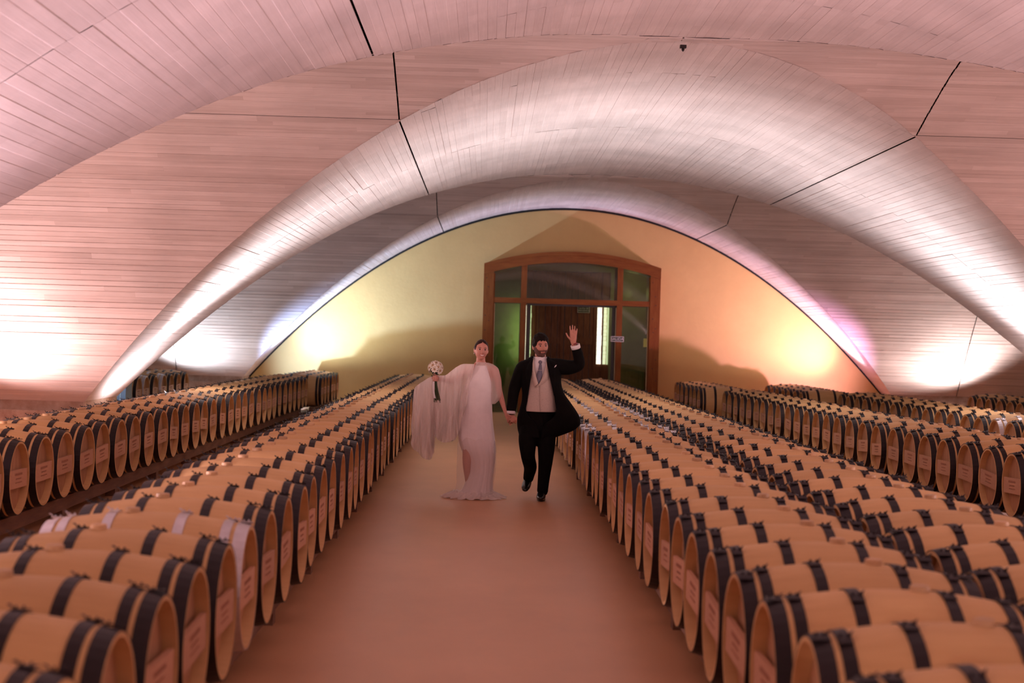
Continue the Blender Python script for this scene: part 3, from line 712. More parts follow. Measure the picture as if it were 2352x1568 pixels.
def head_pts(female=False, n=110, m=84):
    vs = []
    k = .93 if female else 1.0
    for i in range(m + 1):
        a = math.pi * (i + .002) / (m + .004)
        for j in range(n):
            t = 2 * math.pi * j / n
            x, y, z = math.sin(a) * math.sin(t), -math.sin(a) * math.cos(t), math.cos(a)
            lo = max(0, -z)
            X = .077 * x * (1 - .30 * lo ** 1.6); Y = .097 * y; Z = .118 * z
            if y < 0: Y *= (1 - .10 * max(0, z) ** 2) * (1 - .10 * lo ** 3)
            else: Y = .102 * y * (1 - .25 * lo)
            if y < 0:
                f = min(1, -y * 1.6)
                e = math.exp
                Y -= f * .026 * e(-(X / .0125) ** 2) * e(-((Z + .020) / .017) ** 2)
                Y -= f * .010 * e(-(X / .011) ** 2) * e(-((Z - .008) / .022) ** 2)
                Y += f * .011 * e(-((abs(X) - .031) / .016) ** 2) * e(-((Z - .012) / .011) ** 2)
                Y -= f * .006 * e(-((abs(X) - .026) / .024) ** 2) * e(-((Z - .034) / .010) ** 2)
                Y -= f * .007 * e(-((abs(X) - .042) / .018) ** 2) * e(-((Z + .022) / .020) ** 2)
                Y -= f * .007 * e(-(X / .024) ** 2) * e(-((Z + .052) / .010) ** 2)
                Y += f * .004 * e(-(X / .03) ** 2) * e(-((Z + .070) / .007) ** 2)
                Y -= f * .013 * e(-(X / .026) ** 2) * e(-((Z + .096) / .016) ** 2)
            vs.append(Vector((X * k, Y * k, Z * k)))
    fs = [(i * n + j, (i + 1) * n + j, (i + 1) * n + (j + 1) % n, i * n + (j + 1) % n) for i in range(m) for j in range(n)]
    return vs, fs
def region(vs, fs, keep, off):          # part of the head surface lifted off it
    mb = MB(); cent = lambda f: sum((vs[i] for i in f), Vector()) / len(f)
    sel = [f for f in fs if keep(cent(f))]
    idx = {}; out = []
    for f in sel:
        for i in f:
            if i not in idx: idx[i] = len(out); p = vs[i]; out.append(p + p.normalized() * (off(p) if callable(off) else off))
    inner = [vs[i] * .97 for i in idx]
    n = len(out); F_ = [tuple(idx[i] for i in f) for f in sel]
    edges = {}
    for f in F_:
        for a, b in zip(f, f[1:] + f[:1]): edges[(a, b)] = 1
    rim = [(b, a, a + n, b + n) for (a, b) in edges if (b, a) not in edges]
    mb.add(out + inner, F_ + rim); return mb
def addM(mb, dst, Mx):
    dst.add([Mx @ Vector(v) for v in mb.v], mb.f)
def finger(mb, pts, r): limb(mb, [(p, r * (1 - .10 * i)) for i, p in enumerate(pts)], 10)
def shell(rows_, n=48, m=3, closed=False, thick=.006, fold=None):
    # rows: px height, left px, right px, opening left px, opening right px, depth radius, depth offset
    rr_ = cr(rows_, m); mb = MB(); vs = []
    for ri, (py, xl, xr, ol, orr, ry, dy) in enumerate(rr_):
        cx = (xl + xr) / 2; a = max((xr - xl) / 2, 1)
        tL = math.asin(max(-1, min(1, (ol - cx) / a))); tR = math.asin(max(-1, min(1, (orr - cx) / a)))
        if closed: tL, tR = 0, 0
        N_ = n if closed else n + 1
        for k in range(N_):
            t = tR + (2 * math.pi + tL - tR) * k / n
            g = 1 + (fold(t, ri / (len(rr_) - 1)) if fold else 0)
            c = G(cx, py, dy); vs.append(c + Vector((a * PX * g * math.sin(t), -ry * g * math.cos(t), 0)))
    N_ = n if closed else n + 1
    for i in range(len(rr_) - 1):
        for k in range(N_ if closed else N_ - 1):
            k2 = (k + 1) % N_; mb.f.append([i * N_ + k, (i + 1) * N_ + k, (i + 1) * N_ + k2, i * N_ + k2]); mb.uv.append([(0, 0)] * 4); mb.mi.append(0)
    mb.v = [tuple(v) for v in vs]; return mb
def place(o, root):
    o.parent = root; o.matrix_parent_inverse = Matrix.Translation(root.location).inverted(); return o
def cloth(mb, name, m, root, thick=.006, sub=0):
    o = mb.build(name, m, None, True)
    mods = ([('SUBSURF', dict(levels=sub, render_levels=sub))] if sub else []) + ([('SOLIDIFY', dict(thickness=thick, offset=0))] if thick else [])
    if mods: evalmesh(o, mods)
    for p in o.data.polygons: p.use_smooth = True
    return place(o, root)
def remeshed(mb, name, m, root, vox=.005, smooth=4):
    o = mb.build(name, m)
    evalmesh(o, [('REMESH', dict(mode='VOXEL', voxel_size=vox, use_smooth_shade=True)), ('SMOOTH', dict(factor=.5, iterations=smooth))])
    for p in o.data.polygons: p.use_smooth = True
    return place(o, root)
def face_parts(root, H, female):
    k = .93 if female else 1.0
    for s in (-1, 1):
        c = H @ Vector((s * .031 * k, -.0800 * k, .011 * k)); Q = H.to_3x3()
        mb = MB(); mb.ball(c, (.0135 * k, .009, .0065 if not female else .0058), 14, Q); o = place(mb.build('eye', M_eye, None, True), root)
        mb = MB(); mb.ball(H @ Vector((s * .031 * k, -.0866 * k, .0115 * k)), (.0066, .003, .0062), 12, Q); i_ = mb.build('iris', M_iris, None, True); i_.parent = o
        mb = MB(); secs = []
        for j in range(7):
            u = j / 6; x = s * (.012 + .036 * u) * k; z = (.030 + .007 * math.sin(u * 2.3) - (.004 * u)) * k
            y = -(.0925 - 7.5 * (abs(x) / k - .01) ** 2 * 1.6) * k
            secs.append((H @ Vector((x, y, z)), .004 if 0 < j < 6 else .002, (.0042 if not female else .0026) * (1 - .5 * abs(u - .4))))
        mb.loft(secs, 8, side=Vector((0, 1, 0))); place(mb.build('eyebrow', M_brow, None, True), root)
        mb = MB(); mb.loft([(H @ Vector((s * (.018 + .027 * u) * k, -(.0865 - 6 * (.02 * u) ** 2) * k, (.0175 + .002 * math.sin(u * 3.1)) * k)), .002, .0016) for u in (0, .25, .5, .75, 1)], 6); place(mb.build('eyelid', M_brow, None, True), root)
# ================================================================== groom
gr = empty('person', tuple(G(1241, 1146)[:2]) + (0,)); tag(gr, 'man in black morning coat, beige waistcoat and grey tie, waving beside the woman', 'person')
Hg = Matrix.Translation(G(1241.5, 796, -.02)) @ Matrix.Rotation(math.radians(17), 4, 'Z') @ Matrix.Rotation(math.radians(-3), 4, 'Y') @ Matrix.Rotation(math.radians(2), 4, 'X')
hv, hf = head_pts()
mb = MB(); hb = MB(); hb.add(hv, hf); addM(hb, mb, Hg)
for s in (-1, 1): mb.ball(Hg @ Vector((s * .078, .008, -.004)), (.010, .018, .031), 12, Hg.to_3x3() @ Matrix.Rotation(s * -.35, 3, 'Z'))
limb(mb, [(G(1241, 840), .075, .065), (G(1241, 826), .062, .060), (G(1241.5, 808, .015), .056, .058)])
limb(mb, [(G(1236, 985), .150, .105), (G(1238, 940), .130, .098), (G(1240, 890), .150, .105), (G(1240, 855), .150, .090), (G(1240, 838), .105, .07)])
def arm(mb, pts): limb(mb, pts, 16)
arm(mb, [(G(1212, 842), .055), (G(1200, 846), .055), (G(1182, 893, .02), .040), (G(1174, 936, -.02), .030), (G(1173.5, 948, -.03), .025, .022)])
arm(mb, [(G(1268, 838), .055), (G(1284, 842), .055), (G(1329, 842, -.06), .042), (G(1322, 806, -.12), .033), (G(1317.5, 788, -.14), .025, .020)])
# waving hand, palm to the camera
hd = -.15
limb(mb, [(G(1317.3, 789, hd), .026, .017), (G(1316.5, 778, hd), .038, .016), (G(1316.8, 768, hd), .039, .014), (G(1317.2, 764, hd), .036, .012)], 16)
for pts in ([(1310.5, 767), (1310, 759.5), (1309.6, 753.5), (1309.3, 748.5)], [(1315, 765), (1314.9, 757.5), (1314.9, 751.5), (1315, 746.3)], [(1319.5, 766), (1319.7, 758.8), (1320, 753.5), (1320.2, 749)], [(1323.6, 769), (1324.4, 763), (1325, 758.8), (1325.3, 755)]):
    finger(mb, [G(p[0], p[1], hd - .003 - .004 * i) for i, p in enumerate(pts)], .0088)
finger(mb, [G(1313, 781, hd), G(1307.5, 776.5, hd - .015), G(1303.6, 771.5, hd - .02), G(1300.8, 765.5, hd - .02)], .0115)
# hand holding hers
limb(mb, [(G(1173.5, 949, -.03), .024, .018), (G(1174.5, 955, -.045), .036, .017), (G(1176, 960, -.055), .038, .017)], 16)
for i, (x0_, y0_) in enumerate(((1169.5, 960.5), (1174, 962.5), (1178.5, 963), (1183, 961))):
    finger(mb, [G(x0_, y0_ - 2, -.06), G(x0_ - .5, y0_ + 3.5, -.088), G(x0_ - 1.5, y0_ + 8.5, -.072), G(x0_ - 2, y0_ + 8.5, -.045)], .0088)
finger(mb, [G(1180, 955, -.05), G(1185.5, 960, -.075), G(1186, 967, -.08), G(1183.5, 972, -.07)], .010)
# legs
L1 = [(G(1217, 985), .095, .095), (G(1212, 1015, -.06), .080), (G(1212, 1050, -.10), .060), (G(1216, 1078, .10), .048), (G(1212, 1100, .28), .038)]
L2 = [(G(1254, 985), .095, .095), (G(1255, 1020, -.03), .080), (G(1253, 1058, -.04), .060), (G(1249, 1090, 0), .048), (G(1244, 1128, .02), .038)]
limb(mb, L1); limb(mb, L2)
remeshed(mb, 'body', M_skin, gr, .0048, 2)
def hairline(p):
    y, z, x = p.y, p.z, abs(p.x)
    jag = .004 * math.sin(190 * p.x + 1) + .003 * math.sin(410 * p.x + 90 * y)
    a = z - (.066 + jag - .9 * max(0, x - .040)) if y < -.02 else -1
    b = min(y + .040 + .3 * max(0, z) + jag, z - .004 + .8 * max(0, y + .02)) if y < .03 else -1
    c = min(y - .012, z + .060)
    d = z - .085
    return max(a, b, c, d)
rn = random.Random(5)
hb = region(hv, hf, lambda p: hairline(p) > 0, lambda p: .002 + min(1, max(0, hairline(p)) / .022) * (.008 + .016 * max(0, p.z / .118) + (.009 if p.y < .02 and p.z > .06 else 0) + .0035 * math.sin(120 * p.x + 70 * p.z) * math.sin(110 * p.y)))
mb = MB(); addM(hb, mb, Hg); place(mb.build('hair', M_hair, None, True), gr)
def bk(p):
    x, y, z = abs(p.x), p.y, p.z
    jag = .003 * math.sin(260 * p.x + 200 * z)
    if y > .004: return -1
    low = -z - (.062 + jag - 1.15 * max(0, x - .022)) if x < .062 else min(-z + .012, .02)
    low = min(low, -z - .004) if x < .07 else low
    mous = min(.026 - x, -z - .035, z + .0475) if y < -.05 else -1
    side = min(x - .024, -z - .036) if y < -.03 else -1
    v = max(low, mous, side)
    if x < .017 and -.066 < z < -.046: v = -1
    return v
hb = region(hv, hf, lambda p: bk(p) > 0, lambda p: .0008 + max(0, min(1, bk(p) / .012)) * (.0028 + (.005 if p.z < -.085 else 0)) + .0007 * math.sin(300 * p.x) * math.sin(310 * p.z))
mb = MB(); addM(hb, mb, Hg); place(mb.build('beard', M_beard, None, True), gr)
mb = MB(); mb.ball(Hg @ Vector((0, -.096, -.0565)), (.021, .006, .0042), 14, Hg.to_3x3()); place(mb.build('lips', M_lip, None, True), gr)
face_parts(gr, Hg, False)
# trousers
mb = MB()
limb(mb, [(G(1236, 985), .185, .125), (G(1238, 960), .170, .118), (G(1240, 938), .160, .112)], 28)
limb(mb, [(G(1217, 985), .112, .115), (G(1212, 1012, -.05), .098), (G(1213, 1048, -.10), .076), (G(1218, 1072, .06), .070), (G(1215, 1090, .20), .060), (G(1213.5, 1098, .25), .056)])
limb(mb, [(G(1254, 985), .112, .115), (G(1255, 1015, -.03), .098), (G(1253, 1058, -.04), .078), (G(1249.5, 1092, 0), .066), (G(1246.5, 1122, .01), .060), (G(1246.2, 1127, .01), .060)])
remeshed(mb, 'trousers', M_suit, gr, .008, 3)
def shoe(P, rows_, name='shoe'):
    mb = MB(); limb(mb, rows_, 20); o = remeshed(mb, name, M_shoe, P, .006, 2); return o
sx, sy = G(1243.3, 1146).x, DP
shoe(gr, [(Vector((sx, sy + .10, .052)), .040, .045), (Vector((sx, sy + .03, .062)), .044, .056), (Vector((sx - .005, sy - .06, .050)), .050, .042), (Vector((sx - .01, sy - .13, .038)), .048, .030), (Vector((sx - .012, sy - .17, .034)), .036, .024)])
mb = MB(); mb.loft([((sx - .003, sy + .0, -.0 + .0), .046, .15, (0, 0, 1)), ((sx - .003, sy, .016), .046, .15, (0, 0, 1))], 24); place(mb.build('sole', M_shoe), gr)
shoe(gr, [(G(1213.5, 1097, .30), .040, .045), (G(1212, 1104, .26), .044, .050), (G(1209.5, 1112, .20), .050, .040), (G(1207.5, 1119, .13), .046, .030), (G(1206.5, 1123, .10), .036, .024)])
# shirt, waistcoat, tie
mb = shell([(819.5, 1226, 1256, 0, 0, .068, .0), (826, 1222, 1259, 0, 0, .078, 0), (834, 1208, 1270, 0, 0, .098, 0), (850, 1204, 1276, 0, 0, .118, 0), (880, 1207, 1274, 0, 0, .120, 0), (915, 1210, 1270, 0, 0, .112, 0)], closed=True)
cloth(mb, 'shirt', M_shirt, gr, .004)
for s, pts in ((-1, [(1225.5, 818.5, .02), (1238.5, 829.5, -.085), (1229.5, 835, -.095), (1224.5, 825, -.03)]), (1, [(1255.5, 819, .02), (1243.5, 829.5, -.085), (1252, 834, -.095), (1257, 826, -.03)])):
    mb = MB(); mb.add([G(*p) for p in pts], [(0, 1, 2, 3)]); cloth(mb, 'shirt_collar', M_shirt, gr, .006)
for pa, pb_ in (((1173.6, 943.5, -.03), (1173.3, 950.5, -.032)), ((1323.2, 800.5, -.13), (1320.8, 791.5, -.14))):
    mb = MB(); mb.loft([(G(*pa), .047, .040), (G(*pb_), .049, .042)], 24, caps=False); cloth(mb, 'shirt_cuff', M_shirt, gr, .005)
mb = MB(); mb.loft([(G(1319.8, 790.2, -.142), .029, .024), (G(1319.2, 787.5, -.144), .028, .023)], 16, caps=False); cloth(mb, 'bracelet', mat('bracelet_red', (.25, .04, .05), .6), gr, .004)
vr = [(823, 1215, 1264, 1224.5, 1255.5, .088, 0), (832, 1204, 1274, 1226.5, 1254, .110, 0), (850, 1200, 1280, 1229, 1250, .130, 0), (866, 1200, 1281, 1232.5, 1244.5, .134, 0), (879, 1201, 1281, 1236.2, 1238, .134, 0), (884, 1202, 1281, 1237, 1237.2, .134, 0), (915, 1204, 1280, 1238, 1238.1, .130, 0), (935, 1203, 1280, 1239, 1239.1, .134, 0), (944.5, 1202, 1281, 1240, 1240.1, .138, 0)]
cloth(shell(vr), 'waistcoat', M_vest, gr, .006)
def fz(px, py, e=0):                    # point on the waistcoat front
    for a, b in zip(vr, vr[1:]):
        if a[0] <= py <= b[0]:
            t = (py - a[0]) / (b[0] - a[0]); xl, xr, ry = [a[i] + (b[i] - a[i]) * t for i in (1, 2, 5)]
            u = min(.98, abs(px - (xl + xr) / 2) / ((xr - xl) / 2)); return G(px, py, -ry * math.sqrt(1 - u * u) - .006 - e)
    return G(px, py, -.14)
for edge in (([(1225, 827), (1227.5, 848), (1232, 866), (1236.5, 881)], [(1219.5, 829), (1220, 850), (1223, 868), (1227.5, 889)]), ([(1255, 829), (1251, 850), (1245.5, 866), (1238, 881)], [(1260, 832), (1262.5, 852), (1257, 873), (1229, 891)])):
    mb = MB(); A, B = edge; A2 = cr(A, 5); B2 = cr(B, 5); n_ = len(A2)
    mb.add([fz(*p, e=.006) for p in A2] + [fz(*p, e=.004) for p in B2], [(i, i + 1, n_ + i + 1, n_ + i) for i in range(n_ - 1)]); cloth(mb, 'waistcoat_lapel', M_vest, gr, .006)
for bx_, by_ in ((1232, 900), (1245, 901), (1233, 916), (1246, 917), (1234, 931), (1247, 932)):
    mb = MB(); mb.ball(fz(bx_, by_, .002), (.006, .003, .006), 10); place(mb.build('button', M_vest, None, True), gr)
mb = MB(); mb.ball(G(1241, 831.5, -.112), (.020, .014, .021), 12); place(mb.build('tie_knot', M_tie, None, True), gr)
tr_ = cr([(836, 1239, 1243.5), (848, 1236.5, 1244.5), (862, 1232, 1245), (871, 1232.8, 1243), (880, 1236.6, 1237.4)], 5)
mb = MB(); 
for py, a, b in tr_: mb.v += [tuple(G(a, py, -.138)), tuple(G((a + b) / 2, py, -.148)), tuple(G(b, py, -.138))]
for i in range(len(tr_) - 1):
    for k in (0, 1): mb.f.append([3 * i + k, 3 * i + k + 1, 3 * i + 4 + k, 3 * i + 3 + k]); mb.uv.append([(0, 0)] * 4); mb.mi.append(0)
cloth(mb, 'tie', M_tie, gr, .006)
mb = MB(); a_, b_ = G(1234, 850.5, -.155), G(1246.5, 849.8, -.155); mb.cyl(a_, b_, .0028, None, 8); place(mb.build('tie_pin', M_silver2), gr)
# morning coat
jr = [(818.5, 1222, 1259, 1225, 1257, .075, .01), (825, 1212, 1268, 1223.5, 1256, .095, 0), (833, 1198, 1286, 1222.5, 1256.5, .125, 0), (850, 1194, 1290, 1221, 1260, .150, 0), (875, 1196, 1288, 1217, 1266, .152, 0), (900, 1200, 1294, 1213, 1271, .155, 0), (922, 1199, 1309, 1210, 1274, .165, .01), (942, 1194, 1323, 1207, 1276, .175, .02), (957, 1189.5, 1331, 1216, 1268, .185, .03), (972, 1188.5, 1331, 1232, 1250, .185, .04), (985, 1189.5, 1318, 1236, 1245, .175, .04), (996, 1192, 1292, 1238, 1243, .16, .03), (1003, 1194, 1272, 1238, 1242, .15, .02)]
cloth(shell(jr, 64, 4), 'morning_coat', M_suit, gr, .010)
mb = MB()
limb(mb, [(G(1208, 842), .075, .085), (G(1200, 848), .080, .085), (G(1189, 872, .01), .070), (G(1181, 895, .02), .062), (G(1177, 922, 0), .056), (G(1174.5, 938, -.02), .052, .046), (G(1174, 944, -.025), .052, .046)], 20)
limb(mb, [(G(1268, 838), .075, .085), (G(1283, 841), .085, .085), (G(1305, 843.5, -.03), .080), (G(1326, 840, -.06), .064), (G(1331, 833, -.075), .058), (G(1327.5, 815, -.10), .055), (G(1324, 801.5, -.125), .052, .046)], 20)
remeshed(mb, 'coat_sleeves', M_suit, gr, .008, 2)
for o_, i_ in (([(1222, 823), (1212, 838), (1207, 855), (1209, 875), (1210, 893), (1211, 908)], [(1224.5, 824), (1222.5, 838), (1221, 855), (1218, 875), (1215, 893), (1212, 908)]), ([(1257, 823), (1268, 838), (1276, 852), (1276, 870), (1274, 890), (1272.5, 908)], [(1255.5, 824), (1257, 838), (1261, 855), (1265, 875), (1269, 893), (1272, 908)])):
    A2, B2 = cr(o_, 5), cr(i_, 5); n_ = len(A2)
    def jz(px, py):
        for a, b in zip(jr, jr[1:]):
            if a[0] <= py <= b[0]:
                t = (py - a[0]) / (b[0] - a[0]); xl, xr, ry = [a[i] + (b[i] - a[i]) * t for i in (1, 2, 5)]
                u = min(.97, abs(px - (xl + xr) / 2) / ((xr - xl) / 2)); return G(px, py, -ry * math.sqrt(1 - u * u) - .012)
        return G(px, py, -.15)
    mb = MB(); mb.add([jz(*p) for p in A2] + [jz(*p) for p in B2], [(i, i + 1, n_ + i + 1, n_ + i) for i in range(n_ - 1)]); cloth(mb, 'coat_lapel', M_suit, gr, .006)
mb = MB(); mb.add([G(1273, 843.5, -.155), G(1275, 839.5, -.155), G(1278.3, 837.5, -.153), G(1278, 840, -.153), G(1274, 844, -.155)], [(0, 1, 2, 3, 4)]); cloth(mb, 'pocket_square', M_shirt, gr, .006)
# ================================================================== bride
br_ = empty('person', tuple(G(1090, 1143)[:2]) + (0,)); tag(br_, 'smiling woman in long white halter dress with sheer cape, holding white flowers', 'person')
Hb = Matrix.Translation(G(1105.5, 804, -.04)) @ Matrix.Rotation(math.radians(9), 4, 'Z') @ Matrix.Rotation(math.radians(4), 4, 'Y') @ Matrix.Rotation(math.radians(3), 4, 'X')
fv, ff = head_pts(True)
mb = MB(); hb = MB(); hb.add(fv, ff); addM(hb, mb, Hb)
for s in (-1, 1): mb.ball(Hb @ Vector((s * .071, .008, -.006)), (.009, .016, .028), 12, Hb.to_3x3() @ Matrix.Rotation(s * -.35, 3, 'Z'))
limb(mb, [(G(1104, 850), .065, .055), (G(1104, 838), .052, .050), (G(1104.5, 818, .0), .046, .048)])
limb(mb, [(G(1096, 980), .150, .10), (G(1096, 930), .110, .085), (G(1100, 890), .130, .095), (G(1103, 862), .135, .075), (G(1104, 846), .09, .055)])
arm(mb, [(G(1125, 848), .042), (G(1135, 850), .044), (G(1143, 872, .0), .038), (G(1146, 895, .02), .034), (G(1153, 920, 0), .029), (G(1160.5, 945, -.035), .020)])
arm(mb, [(G(1084, 848), .042), (G(1074, 848), .044), (G(1058, 860, -.02), .038), (G(1042, 873, -.05), .034), (G(1022, 872, -.08), .028), (G(1006, 869, -.10), .021)])
# her hand in his
limb(mb, [(G(1161, 946, -.035), .019, .015), (G(1165, 953, -.045), .030, .014), (G(1168, 958, -.045), .032, .013)], 14)
for i, (x0_, y0_) in enumerate(((1164, 961), (1167.5, 962.5), (1171, 963), (1174.5, 962))):
    finger(mb, [G(x0_, y0_ - 3, -.042), G(x0_ + 1, y0_ + 4, -.045), G(x0_ + 2, y0_ + 9, -.052)] + ([G(x0_ + 2.5, y0_ + 13, -.055)] if i in (1, 2) else []), .0078)
finger(mb, [G(1164, 950, -.05), G(1169, 953, -.075), G(1174, 957, -.085)], .0085)
# fist round the stems
BD = -.17
limb(mb, [(G(1006, 869, -.10), .021, .018), (G(1002, 868.5, -.125), .030, .018), (G(998, 868, -.13), .034, .018)], 14)
for i in range(4):
    y_ = 862.5 + 3.9 * i
    finger(mb, [G(1004.5, y_ + .5, -.135), G(1003, y_, BD - .045), G(998.5, y_, BD - .052), G(994.5, y_ + .5, BD - .03)], .0086)
finger(mb, [G(1004, 863, -.14), G(1001, 859.5, BD - .02), G(996, 858.5, BD - .035)], .009)
limb(mb, [(G(1082, 985), .09, .09), (G(1078, 1020, -.04), .070), (G(1073, 1060, -.05), .050), (G(1076, 1100, .02), .038), (G(1080, 1130, .06), .028)])
limb(mb, [(G(1112, 985), .09, .09), (G(1112, 1020, 0), .070), (G(1110, 1060, .05), .052), (G(1106, 1100, .10), .042), (G(1104, 1132, .12), .030)])
remeshed(mb, 'body', M_skin2, br_, .0048, 2)
def fh(p):
    x, y, z = abs(p.x), p.y, p.z
    a = z - (.084 - .55 * max(0, x - .006) - 4.5 * max(0, x - .045) ** 1.5) if y < -.02 else -1
    b = min(y + .034, z + .002) if y < .03 else -1
    c = min(y - .014, z + .060)
    return max(a, b, c)
hb = region(fv, ff, lambda p: fh(p) > 0, lambda p: .0015 + max(0, min(1, fh(p) / .02)) * (.006 + .007 * max(0, p.y / .1)) + .0010 * math.sin(260 * p.x) - (.004 if abs(p.x) < .004 and p.z > .05 else 0))
hb.ball((0, .108, -.01), (.036, .030, .036), 14)
mb = MB(); addM(hb, mb, Hb); place(mb.build('hair', M_hairb, None, True), br_)
face_parts(br_, Hb, True)
Qb = Hb.to_3x3()
mb = MB(); mb.loft([(Hb @ Vector((x_, -.0915 + 9 * x_ * x_, -.051 + 16 * x_ * x_)), .006, .0085 * (1 - (abs(x_) / .029) ** 2) + .001) for x_ in (-.027, -.02, -.012, 0, .012, .02, .027)], 12, side=Vector((0, 1, 0))); place(mb.build('lips', M_lipb, None, True), br_)
mb = MB(); mb.loft([(Hb @ Vector((x_, -.0945 + 9 * x_ * x_, -.0500 + 16 * x_ * x_)), .0045, .0056 * (1 - (abs(x_) / .023) ** 2) + .0006) for x_ in (-.021, -.015, -.008, 0, .008, .015, .021)], 12, side=Vector((0, 1, 0))); place(mb.build('teeth', M_teeth, None, True), br_)
mb = MB(); e_ = Hb @ Vector((-.074, -.002, -.040)); mb.ball(e_, (.004, .004, .010), 10); place(mb.build('earring', M_teeth, None, True), br_)
# dress
def dfold(t, v): return .045 * max(0, v - .25) * math.sin(7 * t + 2.2 * v) + .035 * max(0, v - .3) * math.sin(13 * t + 1 + v) + .012 * max(0, v - .2) * math.sin(29 * t + 3) + (.045 * max(0, v - .88) / .12 * math.sin(23 * t) if v > .88 else 0)
dr = [(838, 1091, 1118, 0, 0, .061, -.003), (841, 1089.5, 1119.5, 0, 0, .064, -.002), (850, 1086, 1123, 0, 0, .082, 0), (862, 1078, 1127, 0, 0, .100, 0), (877, 1070, 1130, 0, 0, .118, 0), (900, 1064, 1131, 0, 0, .115, 0), (925, 1060, 1130, 0, 0, .112, 0), (955, 1057, 1131, 0, 0, .125, 0), (985, 1054, 1134, 0, 0, .135, 0), (1010, 1054, 1137, 0, 0, .14, 0), (1032, 1060, 1138, 0, 0, .145, 0), (1055, 1072, 1137, 0, 0, .145, .02), (1080, 1077, 1134, 0, 0, .145, .03), (1105, 1070, 1131, 0, 0, .155, .03), (1128, 1060, 1131, 0, 0, .17, .03), (1141.5, 1048, 1132, 0, 0, .20, .03)]
cloth(shell(dr, 120, 6, True, fold=dfold), 'dress', M_dress, br_, .004)
mb = shell([(831.5, 1092.5, 1116.5, 0, 0, .058, -.002), (835, 1092, 1117, 0, 0, .060, -.003), (839.5, 1090, 1119.3, 0, 0, .066, -.003)], 40, 2, True); cloth(mb, 'dress_collar', M_tulle, br_, 0)
ov = [(985, 1058, 1131, 0, 0, .120, 0), (1003, 1054.5, 1135, 0, 0, .137, 0), (1022, 1051, 1138.5, 0, 0, .158, 0), (1045, 1050, 1139.5, 0, 0, .165, 0), (1080, 1049.5, 1138, 0, 0, .17, 0), (1110, 1049, 1134, 0, 0, .18, 0), (1128, 1044, 1134, 0, 0, .20, 0), (1142, 1034, 1134, 0, 0, .24, 0)]
cloth(shell(ov, 120, 6, True, fold=lambda t, v: .02 * math.sin(9 * t + 3 * v) + .05 * max(0, v - .75) / .25 * math.sin(19 * t + 2)), 'overskirt', M_tulle2, br_, 0)
# ruffled hem
mb = MB(); n_ = 240; ring = []
for j in range(5):
    for k in range(n_):
        t = 2 * math.pi * k / n_; rad = 1 + .06 * j; w_ = .03 * math.sin(21 * t + j) + .02 * math.sin(37 * t + 2 * j)
        c = G(1086, 1133, .02); mb.v.append((c.x + (.205 + .03 * j + w_ * (.3 + .2 * j)) * math.sin(t), c.y - (.17 + .03 * j + w_ * .5) * math.cos(t), max(.006, .075 - .016 * j + .010 * math.sin(17 * t + 1.3 * j))))
for j in range(4):
    for k in range(n_): mb.f.append([j * n_ + k, (j + 1) * n_ + k, (j + 1) * n_ + (k + 1) % n_, j * n_ + (k + 1) % n_]); mb.uv.append([(0, 0)] * 4); mb.mi.append(0)
cloth(mb, 'hem_ruffle', M_tulle, br_, 0)
for s_, (px_, dy_) in enumerate(((1081, .02), (1101, .08))):
    q = G(px_, 1143, dy_); mb = MB(); limb(mb, [(Vector((q.x, q.y + .06, .030)), .026, .028), (Vector((q.x, q.y - .04, .026)), .032, .024), (Vector((q.x, q.y - .11, .020)), .024, .018)], 14); place(mb.build('shoe', M_shoe, None, True), br_)
# sleeve over her left arm
sl = [(832.5, 1110, 1121, 0, 0, .030, 0), (836, 1112, 1132, 0, 0, .055, 0), (843, 1116, 1142, 0, 0, .074, 0), (850, 1118, 1146, 0, 0, .080, 0), (865, 1122, 1149, 0, 0, .080, 0), (885, 1126, 1151, 0, 0, .085, 0), (903, 1127, 1152, 0, 0, .09, 0), (915, 1128, 1149, 0, 0, .09, 0), (927, 1127, 1137, 0, 0, .06, .02)]
cloth(shell(sl, 60, 5, True, fold=lambda t, v: .05 * v * math.sin(5 * t + 1)), 'cape_sleeve', sheer('sheer_tulle_sleeve', (0.95, 0.86, 0.82), 0.42), br_, 0)
# cape spread over her right arm: two layers of tulle hanging in folds
cols = [((948, 925), (943, 1016)), ((952, 893), (950, 1030)), ((962, 882), (961, 1038)), ((974, 874), (973, 1052)), ((985, 867), (988, 1054)), ((995, 864), (996, 1030)), ((1002, 861), (1000, 1003)), ((1012, 862), (1008, 1010)), ((1024, 861), (1022, 1016)), ((1036, 852), (1036, 1012)), ((1048, 843), (1047, 1003)), ((1062, 836), (1054, 985)), ((1078, 835.5), (1062, 960)), ((1090, 836), (1072, 940))]
def sheet(cols_, dy0, amp, ph, rowsn=60, dens=10, name='cape', m=M_tulle, rag=.0):
    cc = cr([list(a) + list(b) for a, b in cols_], dens); mb = MB(); n_ = len(cc)
    for i, (tx, ty, bx2, by2) in enumerate(cc):
        u = i / (n_ - 1)
        for j in range(rowsn + 1):
            v = j / rowsn
            x = tx + (bx2 - tx) * v + 2.0 * math.sin(9 * v + 14 * u + ph) * v; y = ty + (by2 - ty) * v
            fold = amp * (.12 + 1.1 * v) * (math.sin(30 * u + 3 * v + ph) + .6 * math.sin(67 * u - 5 * v + ph * 2) + .35 * math.sin(131 * u + 9 * v)) + .02 * v * math.sin(6 * v + 5 * u)
            mb.v.append(tuple(G(x, y, dy0 + fold + .05 * math.sin(3.1 * v))))
    for i in range(n_ - 1):
        for j in range(rowsn):
            a = i * (rowsn + 1) + j; mb.f.append([a, a + 1, a + rowsn + 2, a + rowsn + 1]); mb.uv.append([(0, 0)] * 4); mb.mi.append(0)
    cloth(mb, name, m, br_, 0)
sheet(cols, -.135, .045, .3, m=M_tulle)
